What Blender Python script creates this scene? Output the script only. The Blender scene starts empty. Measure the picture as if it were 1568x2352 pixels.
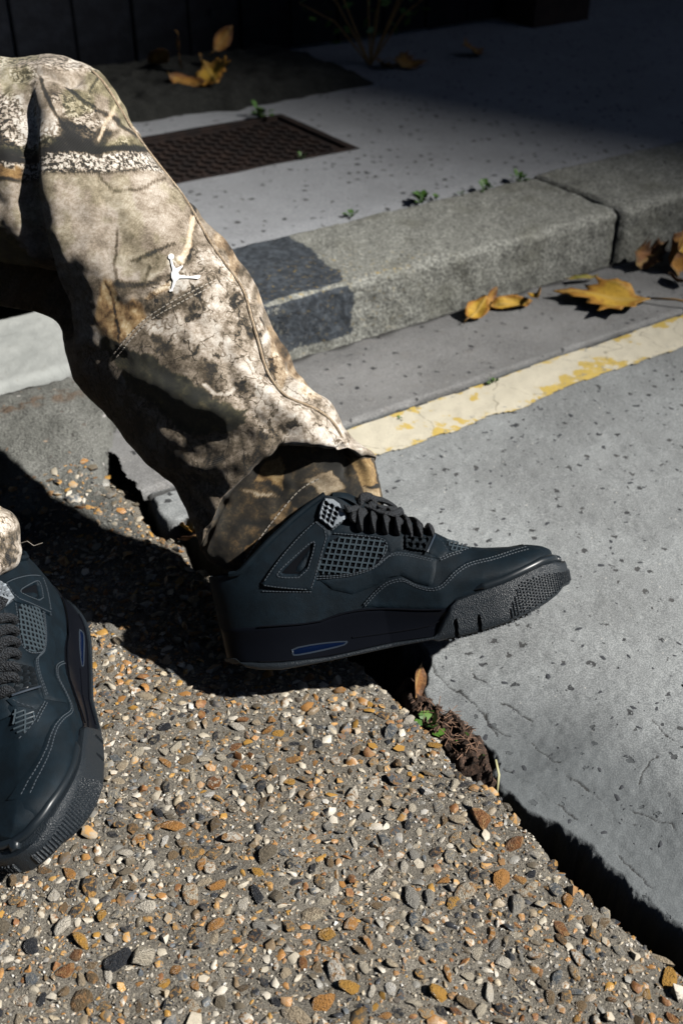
import bpy, bmesh, math, random
import numpy as np
from mathutils import Vector, Matrix
from mathutils.geometry import delaunay_2d_cdt
random.seed(7); rng = np.random.default_rng(11)
scene = bpy.context.scene
COL = scene.collection

# ------------------------------------------------------------------ camera
CAM_H = 0.75; PITCH = math.radians(35.0); FPX = 2480.0      # focal length in drawing units (1568 wide)
cam_d = bpy.data.cameras.new('camera'); cam = bpy.data.objects.new('camera', cam_d); COL.objects.link(cam)
cam.location = (0, 0, CAM_H); cam.rotation_euler = (math.pi/2 - PITCH, 0, 0)
cam_d.sensor_fit = 'HORIZONTAL'; cam_d.sensor_width = 24.0; cam_d.lens = 24.0*FPX/1568.0
cam_d.clip_start = 0.05; cam_d.clip_end = 600
cam_d.dof.use_dof = True; cam_d.dof.focus_distance = 0.96; cam_d.dof.aperture_fstop = 7.1
scene.camera = cam
# ------------------------------------------------------------------ sky, sun, exposure
SUN = Vector((0.72, -0.17, 0.67)).normalized()
world = bpy.data.worlds.new('World'); scene.world = world; world.use_nodes = True
wn = world.node_tree.nodes; wn.clear()
w_out = wn.new('ShaderNodeOutputWorld'); w_bg = wn.new('ShaderNodeBackground'); w_sky = wn.new('ShaderNodeTexSky')
w_sky.sky_type = 'NISHITA'; w_sky.sun_disc = False
w_sky.sun_elevation = math.asin(SUN.z); w_sky.sun_rotation = math.atan2(SUN.x, SUN.y)
w_sky.air_density = 0.7; w_sky.dust_density = 0.4; w_sky.ozone_density = 1.0
w_bg.inputs['Strength'].default_value = 0.05
world.node_tree.links.new(w_sky.outputs[0], w_bg.inputs[0]); world.node_tree.links.new(w_bg.outputs[0], w_out.inputs[0])
sun_d = bpy.data.lights.new('sun', 'SUN'); sun = bpy.data.objects.new('sun', sun_d); COL.objects.link(sun)
sun_d.energy = 5.0; sun_d.angle = math.radians(1.3); sun_d.color = (1.0, 0.965, 0.91)
sun.rotation_euler = SUN.to_track_quat('Z', 'Y').to_euler(); sun.location = (20, -5, 20)
scene.view_settings.view_transform = 'Standard'; scene.view_settings.look = 'None'
scene.view_settings.exposure = 0.50; scene.view_settings.gamma = 1.0
scene.view_settings.use_curve_mapping = False
scene.cycles.diffuse_bounces = 0

# ------------------------------------------------------------------ helpers: tagging
def tag(o, label=None, cat=None, group=None, kind=None):
    if label: o['label'] = label
    if cat: o['category'] = cat
    if group: o['group'] = group
    if kind: o['kind'] = kind
    return o
def empty(name, loc=(0,0,0), rz=0.0):
    o = bpy.data.objects.new(name, None); COL.objects.link(o); o.location = loc; o.rotation_euler = (0,0,rz)
    o.empty_display_size = 0.05
    return o
def link(name, me, mat=None, parent=None):
    o = bpy.data.objects.new(name, me); COL.objects.link(o)
    if mat is not None and len(me.materials) == 0: me.materials.append(mat)
    if parent is not None: o.parent = parent
    return o
def mesh(name, V, F, mat=None, parent=None, smooth=False, attrs=None, uv=None):
    me = bpy.data.meshes.new(name)
    V = np.asarray(V, dtype=np.float32)
    if isinstance(F, np.ndarray) and F.ndim == 2:
        n, k = F.shape
        me.vertices.add(len(V)); me.vertices.foreach_set('co', V.ravel())
        me.loops.add(n*k); me.loops.foreach_set('vertex_index', F.astype(np.int32).ravel())
        me.polygons.add(n); me.polygons.foreach_set('loop_start', np.arange(0, n*k, k, dtype=np.int32))
        me.update(calc_edges=True)
    else:
        me.from_pydata([tuple(map(float, v)) for v in V], [], [tuple(int(i) for i in f) for f in F]); me.update()
    if smooth: me.polygons.foreach_set('use_smooth', np.ones(len(me.polygons), dtype=bool))
    for k, a in (attrs or {}).items():
        a = np.asarray(a, dtype=np.float32)
        if a.ndim == 1:
            at_ = me.attributes.new(k, 'FLOAT', 'POINT'); at_.data.foreach_set('value', a)
        else:
            at_ = me.attributes.new(k, 'FLOAT_COLOR', 'POINT'); at_.data.foreach_set('color', a.ravel())
    me.validate()
    return link(name, me, mat, parent)
class MB:
    """collects shapes that become ONE mesh"""
    def __init__(s): s.V = []; s.F = []; s.n = 0
    def add(s, V, F):
        V = np.asarray(V, dtype=float); s.V.append(V); s.F += [tuple(i + s.n for i in f) for f in F]; s.n += len(V)
    def box(s, c, ax, ay, az):
        c = np.asarray(c, float); ax = np.asarray(ax, float); ay = np.asarray(ay, float); az = np.asarray(az, float)
        V = [c + i*ax + j*ay + k*az for k in (-1,1) for j in (-1,1) for i in (-1,1)]
        s.add(V, [(0,2,3,1),(4,5,7,6),(0,1,5,4),(2,6,7,3),(0,4,6,2),(1,3,7,5)])
    def tube(s, P, r, n=8, up=None, flat=1.0, closed=False, cap=True):
        P = np.asarray(P, float); m = len(P); r = np.broadcast_to(np.asarray(r, float), (m,))
        T = np.gradient(P, axis=0); T /= np.linalg.norm(T, axis=1)[:,None] + 1e-12
        u = np.array(up if up is not None else (0.13, 0.22, 0.97), float); V = []
        for i in range(m):
            a = np.cross(T[i], u); a /= np.linalg.norm(a) + 1e-12; b = np.cross(a, T[i])
            if up is None: u = b
            for k in range(n):
                t = 2*math.pi*k/n; V.append(P[i] + r[i]*(math.cos(t)*a + math.sin(t)*flat*b))
        F = [(i*n+k, i*n+(k+1) % n, (i+1)*n+(k+1) % n, (i+1)*n+k) for i in range(m-1) for k in range(n)]
        if cap: F += [tuple(range(n))[::-1], tuple((m-1)*n+k for k in range(n))]
        s.add(V, F)
    def build(s, name, mat, parent=None, smooth=False):
        return mesh(name, np.concatenate(s.V), s.F, mat, parent, smooth)

# ------------------------------------------------------------------ helpers: numbers
def hash2(ix, iy, seed):
    h = (ix.astype(np.int64)*374761393 + iy.astype(np.int64)*668265263 + seed*1442695041) & 0x7fffffff
    h = ((h ^ (h >> 13))*1274126177) & 0x7fffffff
    return ((h ^ (h >> 16)) & 0xffffff)/float(0xffffff)
def vnoise(x, y, seed=0):
    ix = np.floor(x); iy = np.floor(y); fx = x-ix; fy = y-iy
    fx = fx*fx*fx*(fx*(fx*6-15)+10); fy = fy*fy*fy*(fy*(fy*6-15)+10)
    a = hash2(ix,iy,seed); b = hash2(ix+1,iy,seed); c = hash2(ix,iy+1,seed); d = hash2(ix+1,iy+1,seed)
    return (a*(1-fx)+b*fx)*(1-fy) + (c*(1-fx)+d*fx)*fy
def fbm(x, y, seed=0, octv=4, gain=0.5):
    s = 0; a = 1; t = 0
    for o in range(octv):
        s = s + a*vnoise(x*2**o + 17.3*o, y*2**o - 9.1*o, seed+o); t += a; a *= gain
    return s/t
def sstep(a, b, x):
    t = np.clip((x-a)/(b-a), 0, 1); return t*t*(3-2*t)
def seg_dist(X, Y, pts, closed=False):
    D = np.full(X.shape, 1e9); pts = [np.asarray(q, float) for q in pts]
    pr = list(zip(pts[:-1], pts[1:])) + ([(pts[-1], pts[0])] if closed else [])
    for a, b in pr:
        ab = b-a; L = ab@ab + 1e-12
        t = np.clip(((X-a[0])*ab[0] + (Y-a[1])*ab[1])/L, 0, 1)
        D = np.minimum(D, np.hypot(X-a[0]-t*ab[0], Y-a[1]-t*ab[1]))
    return D
def inside(X, Y, poly):
    r = np.zeros(X.shape, bool); n = len(poly)
    for i in range(n):
        x1, y1 = poly[i][:2]; x2, y2 = poly[(i+1) % n][:2]
        c = ((y1 > Y) != (y2 > Y)) & (X < (x2-x1)*(Y-y1)/((y2-y1) if abs(y2-y1) > 1e-12 else 1e-12) + x1)
        r ^= c
    return r
def sdist(X, Y, poly):
    d = seg_dist(X, Y, poly, True); return np.where(inside(X, Y, poly), d, -d)
def graded(lo, hi, step, far_lo, far_hi, g=1.35):
    m = list(np.arange(lo, hi + step/2, step)); s = step; x = m[-1]; b = []
    while x < far_hi: s *= g; x += s; b.append(x)
    s = step; x = m[0]; a = []
    while x > far_lo: s *= g; x -= s; a.append(x)
    return np.array(a[::-1] + m + b)
def grid_mesh(name, xs, ys, zfun, mat, parent=None, keep=None, frame=None, smooth=True, attrs=None):
    """height field over xs, ys (in a frame d,n if given)"""
    X, Y = np.meshgrid(xs, ys, indexing='ij'); Z = zfun(X, Y)
    V = np.stack([X, Y, Z], -1)
    if frame is not None:
        d, n = frame; V = np.stack([X*d[0]+Y*n[0], X*d[1]+Y*n[1], Z], -1)
    nx, ny = X.shape; I = np.arange(nx*ny).reshape(nx, ny)
    F = np.stack([I[:-1,:-1], I[1:,:-1], I[1:,1:], I[:-1,1:]], -1).reshape(-1, 4)
    if keep is not None:
        k = keep(X, Y); kf = (k[:-1,:-1] & k[1:,:-1] & k[1:,1:] & k[:-1,1:]).ravel(); F = F[kf]
    V = V.reshape(-1, 3); A = {q: v(X, Y).ravel() for q, v in (attrs or {}).items()}
    used = np.zeros(len(V), bool); used[F.ravel()] = True; mp = np.cumsum(used)-1
    return mesh(name, V[used], mp[F], mat, parent, smooth, {q: v[used] for q, v in A.items()})
CF = np.array([0, math.cos(PITCH), -math.sin(PITCH)]); CU = np.array([0, math.sin(PITCH), math.cos(PITCH)]); CR = np.array([1., 0, 0])
CC = np.array([0, 0, CAM_H])
def ray(x, y): return CR*(x-784)/FPX + CU*(1176-y)/FPX + CF
def gnd(x, y, z=0.0):
    r = ray(x, y); return CC + r*(z-CAM_H)/r[2]
def at(x, y, d): return CC + ray(x, y)*d
KD = np.array([.8326, .5539]); KN = np.array([-.5539, .8326])      # along the kerb, across it (away from the road)
def st(s, t, z=0.0): return np.array([s*KD[0]+t*KN[0], s*KD[1]+t*KN[1], z])

# ------------------------------------------------------------------ helpers: materials
class Mat:
    def __init__(s, name):
        s.m = bpy.data.materials.new(name); s.m.use_nodes = True; s.t = s.m.node_tree
        s.bsdf = s.t.nodes['Principled BSDF']
        s._c = None
    def n(s, typ, ins=None, **kw):
        nd = s.t.nodes.new('ShaderNode'+typ)
        for k, v in kw.items(): setattr(nd, k, v)
        for k, v in (ins or {}).items(): s.set(nd.inputs[k], v)
        return nd
    def set(s, sock, v):
        if isinstance(v, bpy.types.NodeSocket): s.t.links.new(v, sock)
        elif isinstance(v, (tuple, list)) and len(v) == 3 and sock.type == 'RGBA': sock.default_value = (*v, 1)
        else: sock.default_value = v
    @property
    def obj(s):
        if s._c is None: s._c = s.n('TexCoord').outputs['Object']
        return s._c
    def attr(s, name): return s.n('Attribute', attribute_name=name).outputs['Fac']
    def attrc(s, name):
        a = s.n('Attribute', attribute_name=name); sp = s.n('SeparateColor', {0: a.outputs['Color']})
        return [sp.outputs[0], sp.outputs[1], sp.outputs[2], a.outputs['Alpha']]
    def noise(s, scale, detail=4, rough=.55, vec=None, dist=0.0, out='Fac'):
        return s.n('TexNoise', {'Vector': vec or s.obj, 'Scale': scale, 'Detail': detail, 'Roughness': rough, 'Distortion': dist}).outputs[out]
    def vor(s, scale, vec=None, feature='F1', rnd=1.0, out='Distance'):
        return s.n('TexVoronoi', {'Vector': vec or s.obj, 'Scale': scale, 'Randomness': rnd}, feature=feature).outputs[out]
    def math(s, op, a, b=0.0, c=0.0, clamp=False): return s.n('Math', {0: a, 1: b, 2: c}, operation=op, use_clamp=clamp).outputs[0]
    def step(s, a, lo, hi, tlo=0.0, thi=1.0):
        nd = s.n('MapRange', {0: a, 1: lo, 2: hi, 3: tlo, 4: thi}, interpolation_type='SMOOTHSTEP'); return nd.outputs[0]
    def ramp(s, fac, stops, interp='LINEAR'):
        nd = s.n('ValToRGB', {0: fac}); r = nd.color_ramp; r.interpolation = interp
        while len(r.elements) < len(stops): r.elements.new(0.5)
        for e, (p, c) in zip(r.elements, stops): e.position = p; e.color = (*c, 1)
        return nd.outputs[0]
    def mix(s, fac, a, b, mode='MIX'):
        nd = s.n('Mix', data_type='RGBA', blend_type=mode)
        s.set(nd.inputs[0], fac); s.set(nd.inputs[6], a); s.set(nd.inputs[7], b); return nd.outputs[2]
    def map(s, scale=(1,1,1), rot=(0,0,0), vec=None):
        return s.n('Mapping', {'Vector': vec or s.obj, 'Scale': scale, 'Rotation': rot}).outputs[0]
    def warp(s, amt, scale, vec=None):
        v = vec or s.obj; nz = s.n('TexNoise', {'Vector': v, 'Scale': scale, 'Detail': 2}).outputs['Color']
        o = s.n('VectorMath', {0: nz, 1: (.5,.5,.5)}, operation='SUBTRACT').outputs[0]
        o = s.n('VectorMath', {0: o, 3: amt}, operation='SCALE').outputs[0]
        return s.n('VectorMath', {0: v, 1: o}, operation='ADD').outputs[0]
    def bump(s, h, dist=.001, strength=1.0, normal=None):
        ins = {'Height': h, 'Distance': dist, 'Strength': strength}
        if normal is not None: ins['Normal'] = normal
        return s.n('Bump', ins).outputs[0]
    def fin(s, color=None, rough=None, normal=None, **kw):
        b = s.bsdf.inputs
        if color is not None: s.set(b['Base Color'], color)
        if rough is not None: s.set(b['Roughness'], rough)
        if normal is not None: s.set(b['Normal'], normal)
        for k, v in kw.items(): s.set(b[k.replace('_', ' ')], v)
        return s.m
def plain(name, c, rough=.6, **kw): return Mat(name).fin(c, rough, **kw)
# ------------------------------------------------------------------ ground materials
def concrete(name, base, chip=.5, chip_scale=75, mott=.25, tint=(.30,.27,.22), grain=700, bumpd=.0012, crack=False, dirt_shade=True, extra_tone=None, csize=.30):
    m = Mat(name)
    big = m.noise(5.5, 5, .6); mid = m.noise(38, 4, .6); fine = m.noise(grain, 2, .7)
    c = m.mix(m.step(big, .35, .68), tuple(v*(1-mott*.5) for v in base), tuple(v*(1+mott*.35) for v in base))
    c = m.mix(m.math('MULTIPLY', m.step(mid, .5, .75), .45), c, tint)
    c = m.mix(m.step(fine, .38, .66), m.mix(.42, c, (.04,.042,.045)), m.mix(.16, c, (.8,.8,.78)))
    v = m.warp(.013, 170)
    cell = m.vor(chip_scale, v); rnd = m.vor(chip_scale, v, out='Color')
    r = m.n('SeparateColor', {0: rnd}).outputs
    size = m.math('MULTIPLY', m.step(r[0], 1-chip, 1.0), csize)
    ch = m.step(m.math('SUBTRACT', size, cell), -.015, .035)
    c = m.mix(m.math('MULTIPLY', ch, .93), c, m.mix(r[1], (.018,.02,.024), (.06,.06,.06)))
    wv = m.vor(chip_scale*2.6, m.warp(.004, 200)); wr = m.n('SeparateColor', {0: m.vor(chip_scale*2.6, m.warp(.004, 200), out='Color')}).outputs
    gl = m.step(m.math('SUBTRACT', m.math('MULTIPLY', m.step(wr[2], .93, 1.), .2), wv), 0., .04)
    c = m.mix(m.math('MULTIPLY', gl, .8), c, (.62,.60,.55))
    h = m.math('ADD', m.math('MULTIPLY', fine, .35), m.math('MULTIPLY', mid, .55))
    h = m.math('SUBTRACT', h, m.math('MULTIPLY', ch, .8))
    if extra_tone:
        c = extra_tone(m, c)
    if dirt_shade:
        c = m.mix(m.attr('dirt_shade'), c, (.012,.011,.010))
    return m.fin(c, .82, m.bump(h, bumpd))
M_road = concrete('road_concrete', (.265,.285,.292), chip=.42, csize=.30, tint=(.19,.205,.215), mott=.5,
    extra_tone=lambda m, c: m.mix(m.math('MULTIPLY', m.attr('edge_dark'), .78), c, m.mix(m.noise(25, 4, .6), (.055,.065,.072), (.135,.15,.158))))  # slate tone, darker towards the broken edge in the foreground
M_gutter = concrete('gutter_concrete', (.215,.215,.215), csize=.36, chip=.28, chip_scale=85, tint=(.18,.165,.15), mott=.5)
M_path = concrete('footpath_concrete', (.30,.315,.34), chip=.50, chip_scale=62, csize=.35, tint=(.22,.23,.25), dirt_shade=False)

def granite(name, base):
    m = Mat(name)
    a = m.noise(210, 3, .7); b = m.noise(14, 4, .6); g = m.noise(900, 2, .6); k = m.noise(80, 3, .7)
    c = m.ramp(a, [(.30,(.055,.058,.055)),(.43,tuple(v*.55 for v in base)),(.55,base),(.72,tuple(min(1,v*1.65) for v in base))])
    c = m.mix(m.math('MULTIPLY', m.step(b, .45, .72), .5), c, (.12,.12,.09))
    c = m.mix(m.math('MULTIPLY', m.step(g, .55, .8), .4), c, (.5,.5,.46))
    c = m.mix(m.math('MULTIPLY', m.step(m.noise(1.0, 5, .7, vec=m.map((9,9,30))), .55, .72), .55), c, (.07,.072,.066)); c = m.mix(m.math('MULTIPLY', m.step(m.noise(30, 4, .7), .62, .70), .5), c, (.45,.45,.41))
    # worn painted patch: dark bituminous paint, flaked, with mustard lichen specks along it
    pt = m.attr('paint'); n1 = m.noise(42, 5, .7); n2 = m.noise(260, 2, .7)
    n3 = m.noise(95, 4, .75); pf = m.step(m.math('ADD', m.math('MULTIPLY', pt, .95), m.math('ADD', m.math('MULTIPLY', n1, .75), m.math('MULTIPLY', m.math('ADD', n2, n3), .38))), 1.44, 1.54)
    c = m.mix(m.math('MULTIPLY', pf, .94), c, m.mix(m.step(n3, .4, .65), (.012,.018,.028), (.060,.075,.095)))
    li = m.math('MULTIPLY', m.math('MULTIPLY', m.step(m.noise(120, 3, .7), .60, .68), m.step(m.attr('lichen'), .1, .9)), .8)
    c = m.mix(li, c, (.42,.29,.06))
    c = m.mix(m.attr('dirt_shade'), c, (.015,.014,.012))
    h = m.math('ADD', m.math('MULTIPLY', a, .6), m.math('MULTIPLY', k, .6))
    return m.fin(c, .85, m.bump(h, .0032))
M_granite = granite('granite', (.285,.29,.262))
mm = Mat('pale_concrete')
_c = mm.mix(mm.step(mm.noise(9, 5, .6), .35, .7), (.30,.315,.305), (.40,.415,.40))
_c = mm.mix(mm.step(mm.noise(70, 4, .75), .60, .72), _c, (.26,.26,.24))
_c = mm.mix(mm.math('MULTIPLY', mm.attr('dirt_shade'), .9), _c, (.03,.022,.016))
M_pale = mm.fin(_c, .85, mm.bump(mm.noise(300, 3, .6), .0008))

# exposed-aggregate mortar: sandy, with grit of many colours
mm = Mat('aggregate_mortar')
_b = mm.noise(12, 5, .6); _f = mm.noise(520, 3, .75); _g = mm.noise(1300, 2, .7)
_c = mm.mix(mm.step(_b, .35, .7), (.19,.172,.140), (.30,.272,.222))
_c = mm.mix(mm.step(_f, .44, .62), mm.mix(.55, _c, (.03,.028,.026)), _c)
_c = mm.mix(mm.math('MULTIPLY', mm.step(_g, .52, .75), .55), _c, (.52,.47,.39))
_v = mm.warp(.002, 400)
_cell = mm.vor(420, _v); _r = mm.n('SeparateColor', {0: mm.vor(420, _v, out='Color')}).outputs
_gr = mm.step(mm.math('SUBTRACT', mm.math('MULTIPLY', mm.step(_r[0], .45, 1.0), .42), _cell), -.02, .06)
_gc = mm.ramp(_r[1], [(0,(.03,.03,.034)),(.25,(.10,.085,.07)),(.45,(.26,.22,.17)),(.62,(.38,.22,.09)),(.8,(.5,.46,.38)),(1,(.6,.58,.55))])
_c = mm.mix(_gr, _c, _gc)
_c = mm.mix(mm.math('MULTIPLY', mm.attr('dirt_shade'), .9), _c, (.02,.018,.015))
_h = mm.math('ADD', mm.math('ADD', mm.math('MULTIPLY', _f, .7), mm.math('MULTIPLY', _gr, .5)), mm.math('MULTIPLY', _g, .2))
M_mortar = mm.fin(_c, .85, mm.bump(_h, .0030))
# rough concrete of the ramp
mm = Mat('ramp_concrete')
_b = mm.noise(11, 5, .65); _f = mm.noise(400, 3, .75)
_c = mm.mix(mm.step(_b, .36, .66), (.21,.215,.195), (.33,.335,.31))
_c = mm.mix(mm.step(_f, .42, .60), mm.mix(.5, _c, (.05,.05,.045)), _c)
_v = mm.warp(.01, 90); _cell = mm.vor(95, _v); _r = mm.n('SeparateColor', {0: mm.vor(95, _v, out='Color')}).outputs
_gr = mm.step(mm.math('SUBTRACT', mm.math('MULTIPLY', mm.step(_r[0], .72, 1.0), .34), _cell), -.02, .06)
_c = mm.mix(mm.math('MULTIPLY', _gr, .85), _c, mm.ramp(_r[1], [(0,(.05,.05,.05)),(.4,(.16,.14,.12)),(.6,(.40,.22,.10)),(.8,(.5,.46,.40)),(1,(.7,.68,.66))]))
_c = mm.mix(mm.math('MULTIPLY', mm.step(mm.attr('rust'), .2, .9), mm.step(mm.noise(60, 3), .42, .6)), _c, (.16,.10,.06))
_c = mm.mix(mm.math('MULTIPLY', mm.attr('dirt_shade'), .92), _c, (.018,.017,.014))
M_ramp = mm.fin(_c, .88, mm.bump(mm.math('ADD', _f, mm.math('MULTIPLY', mm.noise(90,4,.7), 1.8)), .0055))
# soil
mm = Mat('soil')
_f = mm.noise(260, 4, .75)
M_soil = mm.fin(mm.ramp(_f, [(.3,(.012,.008,.006)),(.5,(.05,.030,.020)),(.62,(.12,.07,.048)),(.78,(.20,.125,.085))]), .95, mm.bump(_f, .004))
mm = Mat('dark_soil')
_f = mm.noise(120, 4, .75)
M_dsoil = mm.fin(mm.ramp(_f, [(.3,(.006,.007,.006)),(.58,(.018,.019,.016)),(.70,(.05,.05,.045)),(.76,(.28,.28,.26))]), .95, mm.bump(_f, .006))

# ------------------------------------------------------------------ ground sheet to the horizon
g = np.array([-150, -20, -6, 0, 6, 20, 150.])
grid_mesh('ground', g, g, lambda X, Y: np.full(X.shape, -.16), M_dsoil)['kind'] = 'structure'

# ------------------------------------------------------------------ road slab with its broken edge
edge_px = [(340,830),(300,900),(250,975),(226,1052),(268,1080),(330,1100),(345,1145),(368,1195),(425,1197),(520,1240),(700,1330),(900,1440),(985,1492),
           (972,1545),(985,1605),(1050,1640),(1125,1690),(1150,1775),(1210,1830),(1290,1865),(1390,1950),(1480,2030),(1568,2100),(1760,2270),(2300,2700)]
edge_g = [gnd(x, y, -.004)[:2] for x, y in edge_px]
road_poly = edge_g + [np.array([9, -6.]), np.array([9, 9.]), np.array([-.35, 1.75])]
cracks = [[(985,1490),(1010,1525),(1040,1545),(1075,1570),(1110,1600),(1145,1650)],
          [(1075,1510),(1100,1535),(1130,1555),(1165,1590),(1200,1610),(1235,1640)],
          [(1115,1600),(1125,1625),(1150,1640),(1180,1655)],
          [(1190,1640),(1235,1680),(1270,1710),(1290,1720)],
          [(1160,1720),(1200,1745),(1240,1770),(1290,1810),(1330,1840)],
          [(1290,1730),(1340,1770),(1395,1800),(1420,1845),(1460,1860)],
          [(1400,1890),(1440,1930),(1470,1960),(1510,1995)],
          [(1460,1830),(1500,1850),(1540,1865),(1568,1890)],
          [(1350,1845),(1380,1880),(1420,1900)],
          [(1030,1470),(1060,1490),(1085,1520)],[(1540,1700),(1490,1740),(1470,1780)],
          [(1500,1650),(1550,1700),(1600,1720)]]
crack_g = [[gnd(x, y)[:2] for x, y in c] for c in cracks]
def road_edge(X, Y):
    d = sdist(X, Y, road_poly); n = fbm(X*34, Y*34, 3, 3)
    chip = np.floor(fbm(X*60, Y*60, 15, 2)*9)/9                        # stepped: broken-off chips
    return d + (n-.5)*.012 + (chip-.5)*.009 + (fbm(X*200, Y*200, 5, 2)-.5)*.0014
def crack_d(X, Y):
    wx = (fbm(X*90, Y*90, 21, 4)-.5)*.009; wy = (fbm(X*90, Y*90, 31, 4)-.5)*.009
    D = np.full(X.shape, 1e9); gap = sstep(.50, .60, fbm(X*40, Y*40, 37, 2))*.0007
    for i, c in enumerate(crack_g): D = np.minimum(D, seg_dist(X+wx, Y+wy, c)*(.9 if i in (0,1,4,5) else 1.25) + gap*(.5 if i in (0,) else 1))
    return D
def road_z(X, Y):
    d = road_edge(X, Y); near = (X > -.6) & (X < 1.4) & (Y > .2) & (Y < 2.2)
    z = (fbm(X*7, Y*7, 8, 3)-.5)*.006*near + (vnoise(X*150, Y*150, 2)-.5)*.0006*near + (fbm(X*55, Y*55, 18, 3)-.5)*.0016*near
    dp_ = sdist(X, Y, road_poly)
    z = z - .026*(1-sstep(0, .20, dp_))**1.5*near*sstep(1.0, .72, Y)
    z = z - .003*(1-sstep(0.0, .004, d)) - (1-sstep(-.007, .0005, d))*(.078 + (fbm(X*150, Y*150, 19, 2)-.5)*.02)
    z = z - .0009*(1-sstep(.0003, .0012, crack_d(X, Y)))
    t = X*KN[0] + Y*KN[1]
    z = z - .007*(1-sstep(.0015, .005, np.abs(t-1.052 + (vnoise(X*40, Y*40, 9)-.5)*.006)))
    z = z - .03*sstep(1.055, 1.075, t)                                 # dips under the gutter strip
    return z
def road_dirt_shade(X, Y):
    d = road_edge(X, Y); t = X*KN[0] + Y*KN[1]
    c = .92*(1-sstep(.0004, .0011, crack_d(X, Y)))
    e = 1-sstep(-.004, .0008, d)  # edge wall blackened in colour, standing in for shade in the gap
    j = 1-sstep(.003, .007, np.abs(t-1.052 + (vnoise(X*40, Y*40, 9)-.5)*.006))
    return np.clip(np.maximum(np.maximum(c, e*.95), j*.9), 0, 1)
def merge_axis(lo, f0, f1, hi, fine, coarse, far_lo, far_hi):
    g = graded(lo, hi, coarse, far_lo, far_hi); return np.unique(np.round(np.concatenate([g[(g < f0) | (g > f1)], np.arange(f0, f1, fine)]), 6))
xs = merge_axis(-.36, .04, .38, .62, .0011, .003, -3, 9); ys = merge_axis(.46, .50, .82, 1.62, .0011, .003, -6, 9)
road = grid_mesh('road', xs, ys, road_z, M_road, keep=lambda X, Y: (road_edge(X, Y) > -.014) & (X*KN[0]+Y*KN[1] < 1.09), attrs={'dirt_shade': road_dirt_shade, 'edge_dark': lambda X, Y: sstep(.24, .02, sdist(X, Y, road_poly) + (fbm(X*9, Y*9, 61, 4)-.5)*.16)*sstep(.84, .68, Y)})
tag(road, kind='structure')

# ------------------------------------------------------------------ exposed-aggregate slab in the foreground
agg_px = [(190,985),(208,1072),(255,1100),(315,1125),(330,1165),(355,1220),(420,1232),(445,1290),(560,1340),(700,1430),(850,1530),(925,1600),(985,1655),(1055,1752),
          (1130,1800),(1225,1900),(1300,1985),(1400,2080),(1480,2150),(1568,2215),(1760,2400),(2300,2900)]
ZA = -.012
agg_g = [gnd(x, y, ZA)[:2] for x, y in agg_px]
agg_poly = agg_g + [np.array([.9, -5.]), np.array([-6, -5.]), np.array([-6, .9]), np.array([-1.0, .95]), np.array([-.45, 1.20])]
def agg_edge(X, Y): return sdist(X, Y, agg_poly) + (fbm(X*45, Y*45, 13, 3)-.5)*.009
def agg_z(X, Y):
    d = agg_edge(X, Y)
    z = ZA + (fbm(X*9, Y*9, 4, 3)-.5)*.007 + (fbm(X*120, Y*120, 6, 3)-.5)*.0028
    return z - .012*(1-sstep(0, .016, d))**2 - (1-sstep(-.010, .001, d))*.07
xs = graded(-.52, .36, .0032, -6, 1.2); ys = graded(.36, 1.24, .0032, -5, 1.3)
slab = grid_mesh('aggregate_slab', xs, ys, agg_z, M_mortar, keep=lambda X, Y: agg_edge(X, Y) > -.012,
                 attrs={'dirt_shade': lambda X, Y: np.clip((1-sstep(-.008, .002, agg_edge(X, Y))), 0, 1)})
tag(slab, kind='structure')

# ------------------------------------------------------------------ gutter strip, worn yellow line
def gut_z(S, T):
    return .004 + (fbm(S*6, T*6, 41, 3)-.5)*.005 + (vnoise(S*140, T*140, 12)-.5)*.0006 - .004*sstep(1.20, 1.262, T) - .012*(1-sstep(1.057, 1.063, T + (vnoise(S*40, T*0, 9)-.5)*.006))
grid_mesh('gutter', np.concatenate([np.arange(.40, .56, .0022), np.arange(.5605, 1.75, .006), graded(1.75, 1.8, .006, 1.75, 9)[1:]]), np.arange(1.055, 1.276, .003), gut_z, M_gutter, frame=(KD, KN), keep=lambda S, T: S > .425 + (fbm(T*40, S*0, 77, 3)-.5)*.014 - (1.26-T)*.1,
          attrs={'dirt_shade': lambda S, T: np.clip(.9*sstep(1.255 + (vnoise(S*25, T*0, 3)-.5)*.02, 1.268, T) + .8*(1-sstep(1.056, 1.062, T)), 0, 1)})['kind'] = 'structure'
mm = Mat('worn_yellow_paint')
_n = mm.noise(34, 6, .75); _f = mm.noise(500, 2, .7); _big = mm.noise(9, 4, .65); _m = mm.noise(110, 4, .7)
_w = mm.warp(.10, 11); _e = mm.vor(7, _w, 'DISTANCE_TO_EDGE')
_rim = mm.math('ADD', mm.math('MULTIPLY', mm.attr('rim'), .55), mm.math('MULTIPLY', mm.math('SUBTRACT', _n, .5), 2.4)); _rim = mm.math('ADD', _rim, mm.math('MULTIPLY', mm.step(_big, .50, .66), .75))
_c = mm.mix(mm.step(_rim, .45, .75), (.62,.575,.455), (.58,.42,.10))
_c = mm.mix(mm.math('MULTIPLY', mm.step(_f, .5, .7), .35), _c, (.40,.36,.28))
_c = mm.mix(mm.math('MULTIPLY', mm.math('MULTIPLY', mm.step(_e, .010, .002), mm.step(_m, .40, .6)), .6), _c, (.16,.13,.08))
_wr = mm.math('MULTIPLY', mm.step(mm.noise(75, 6, .78), .57, .63), mm.step(mm.math('ADD', mm.attr('rim'), mm.math('MULTIPLY', _big, .8)), .25, 1.0, .12, 1.0))
_c = mm.mix(mm.math('MULTIPLY', _wr, .85), _c, (.23,.235,.23))
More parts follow.
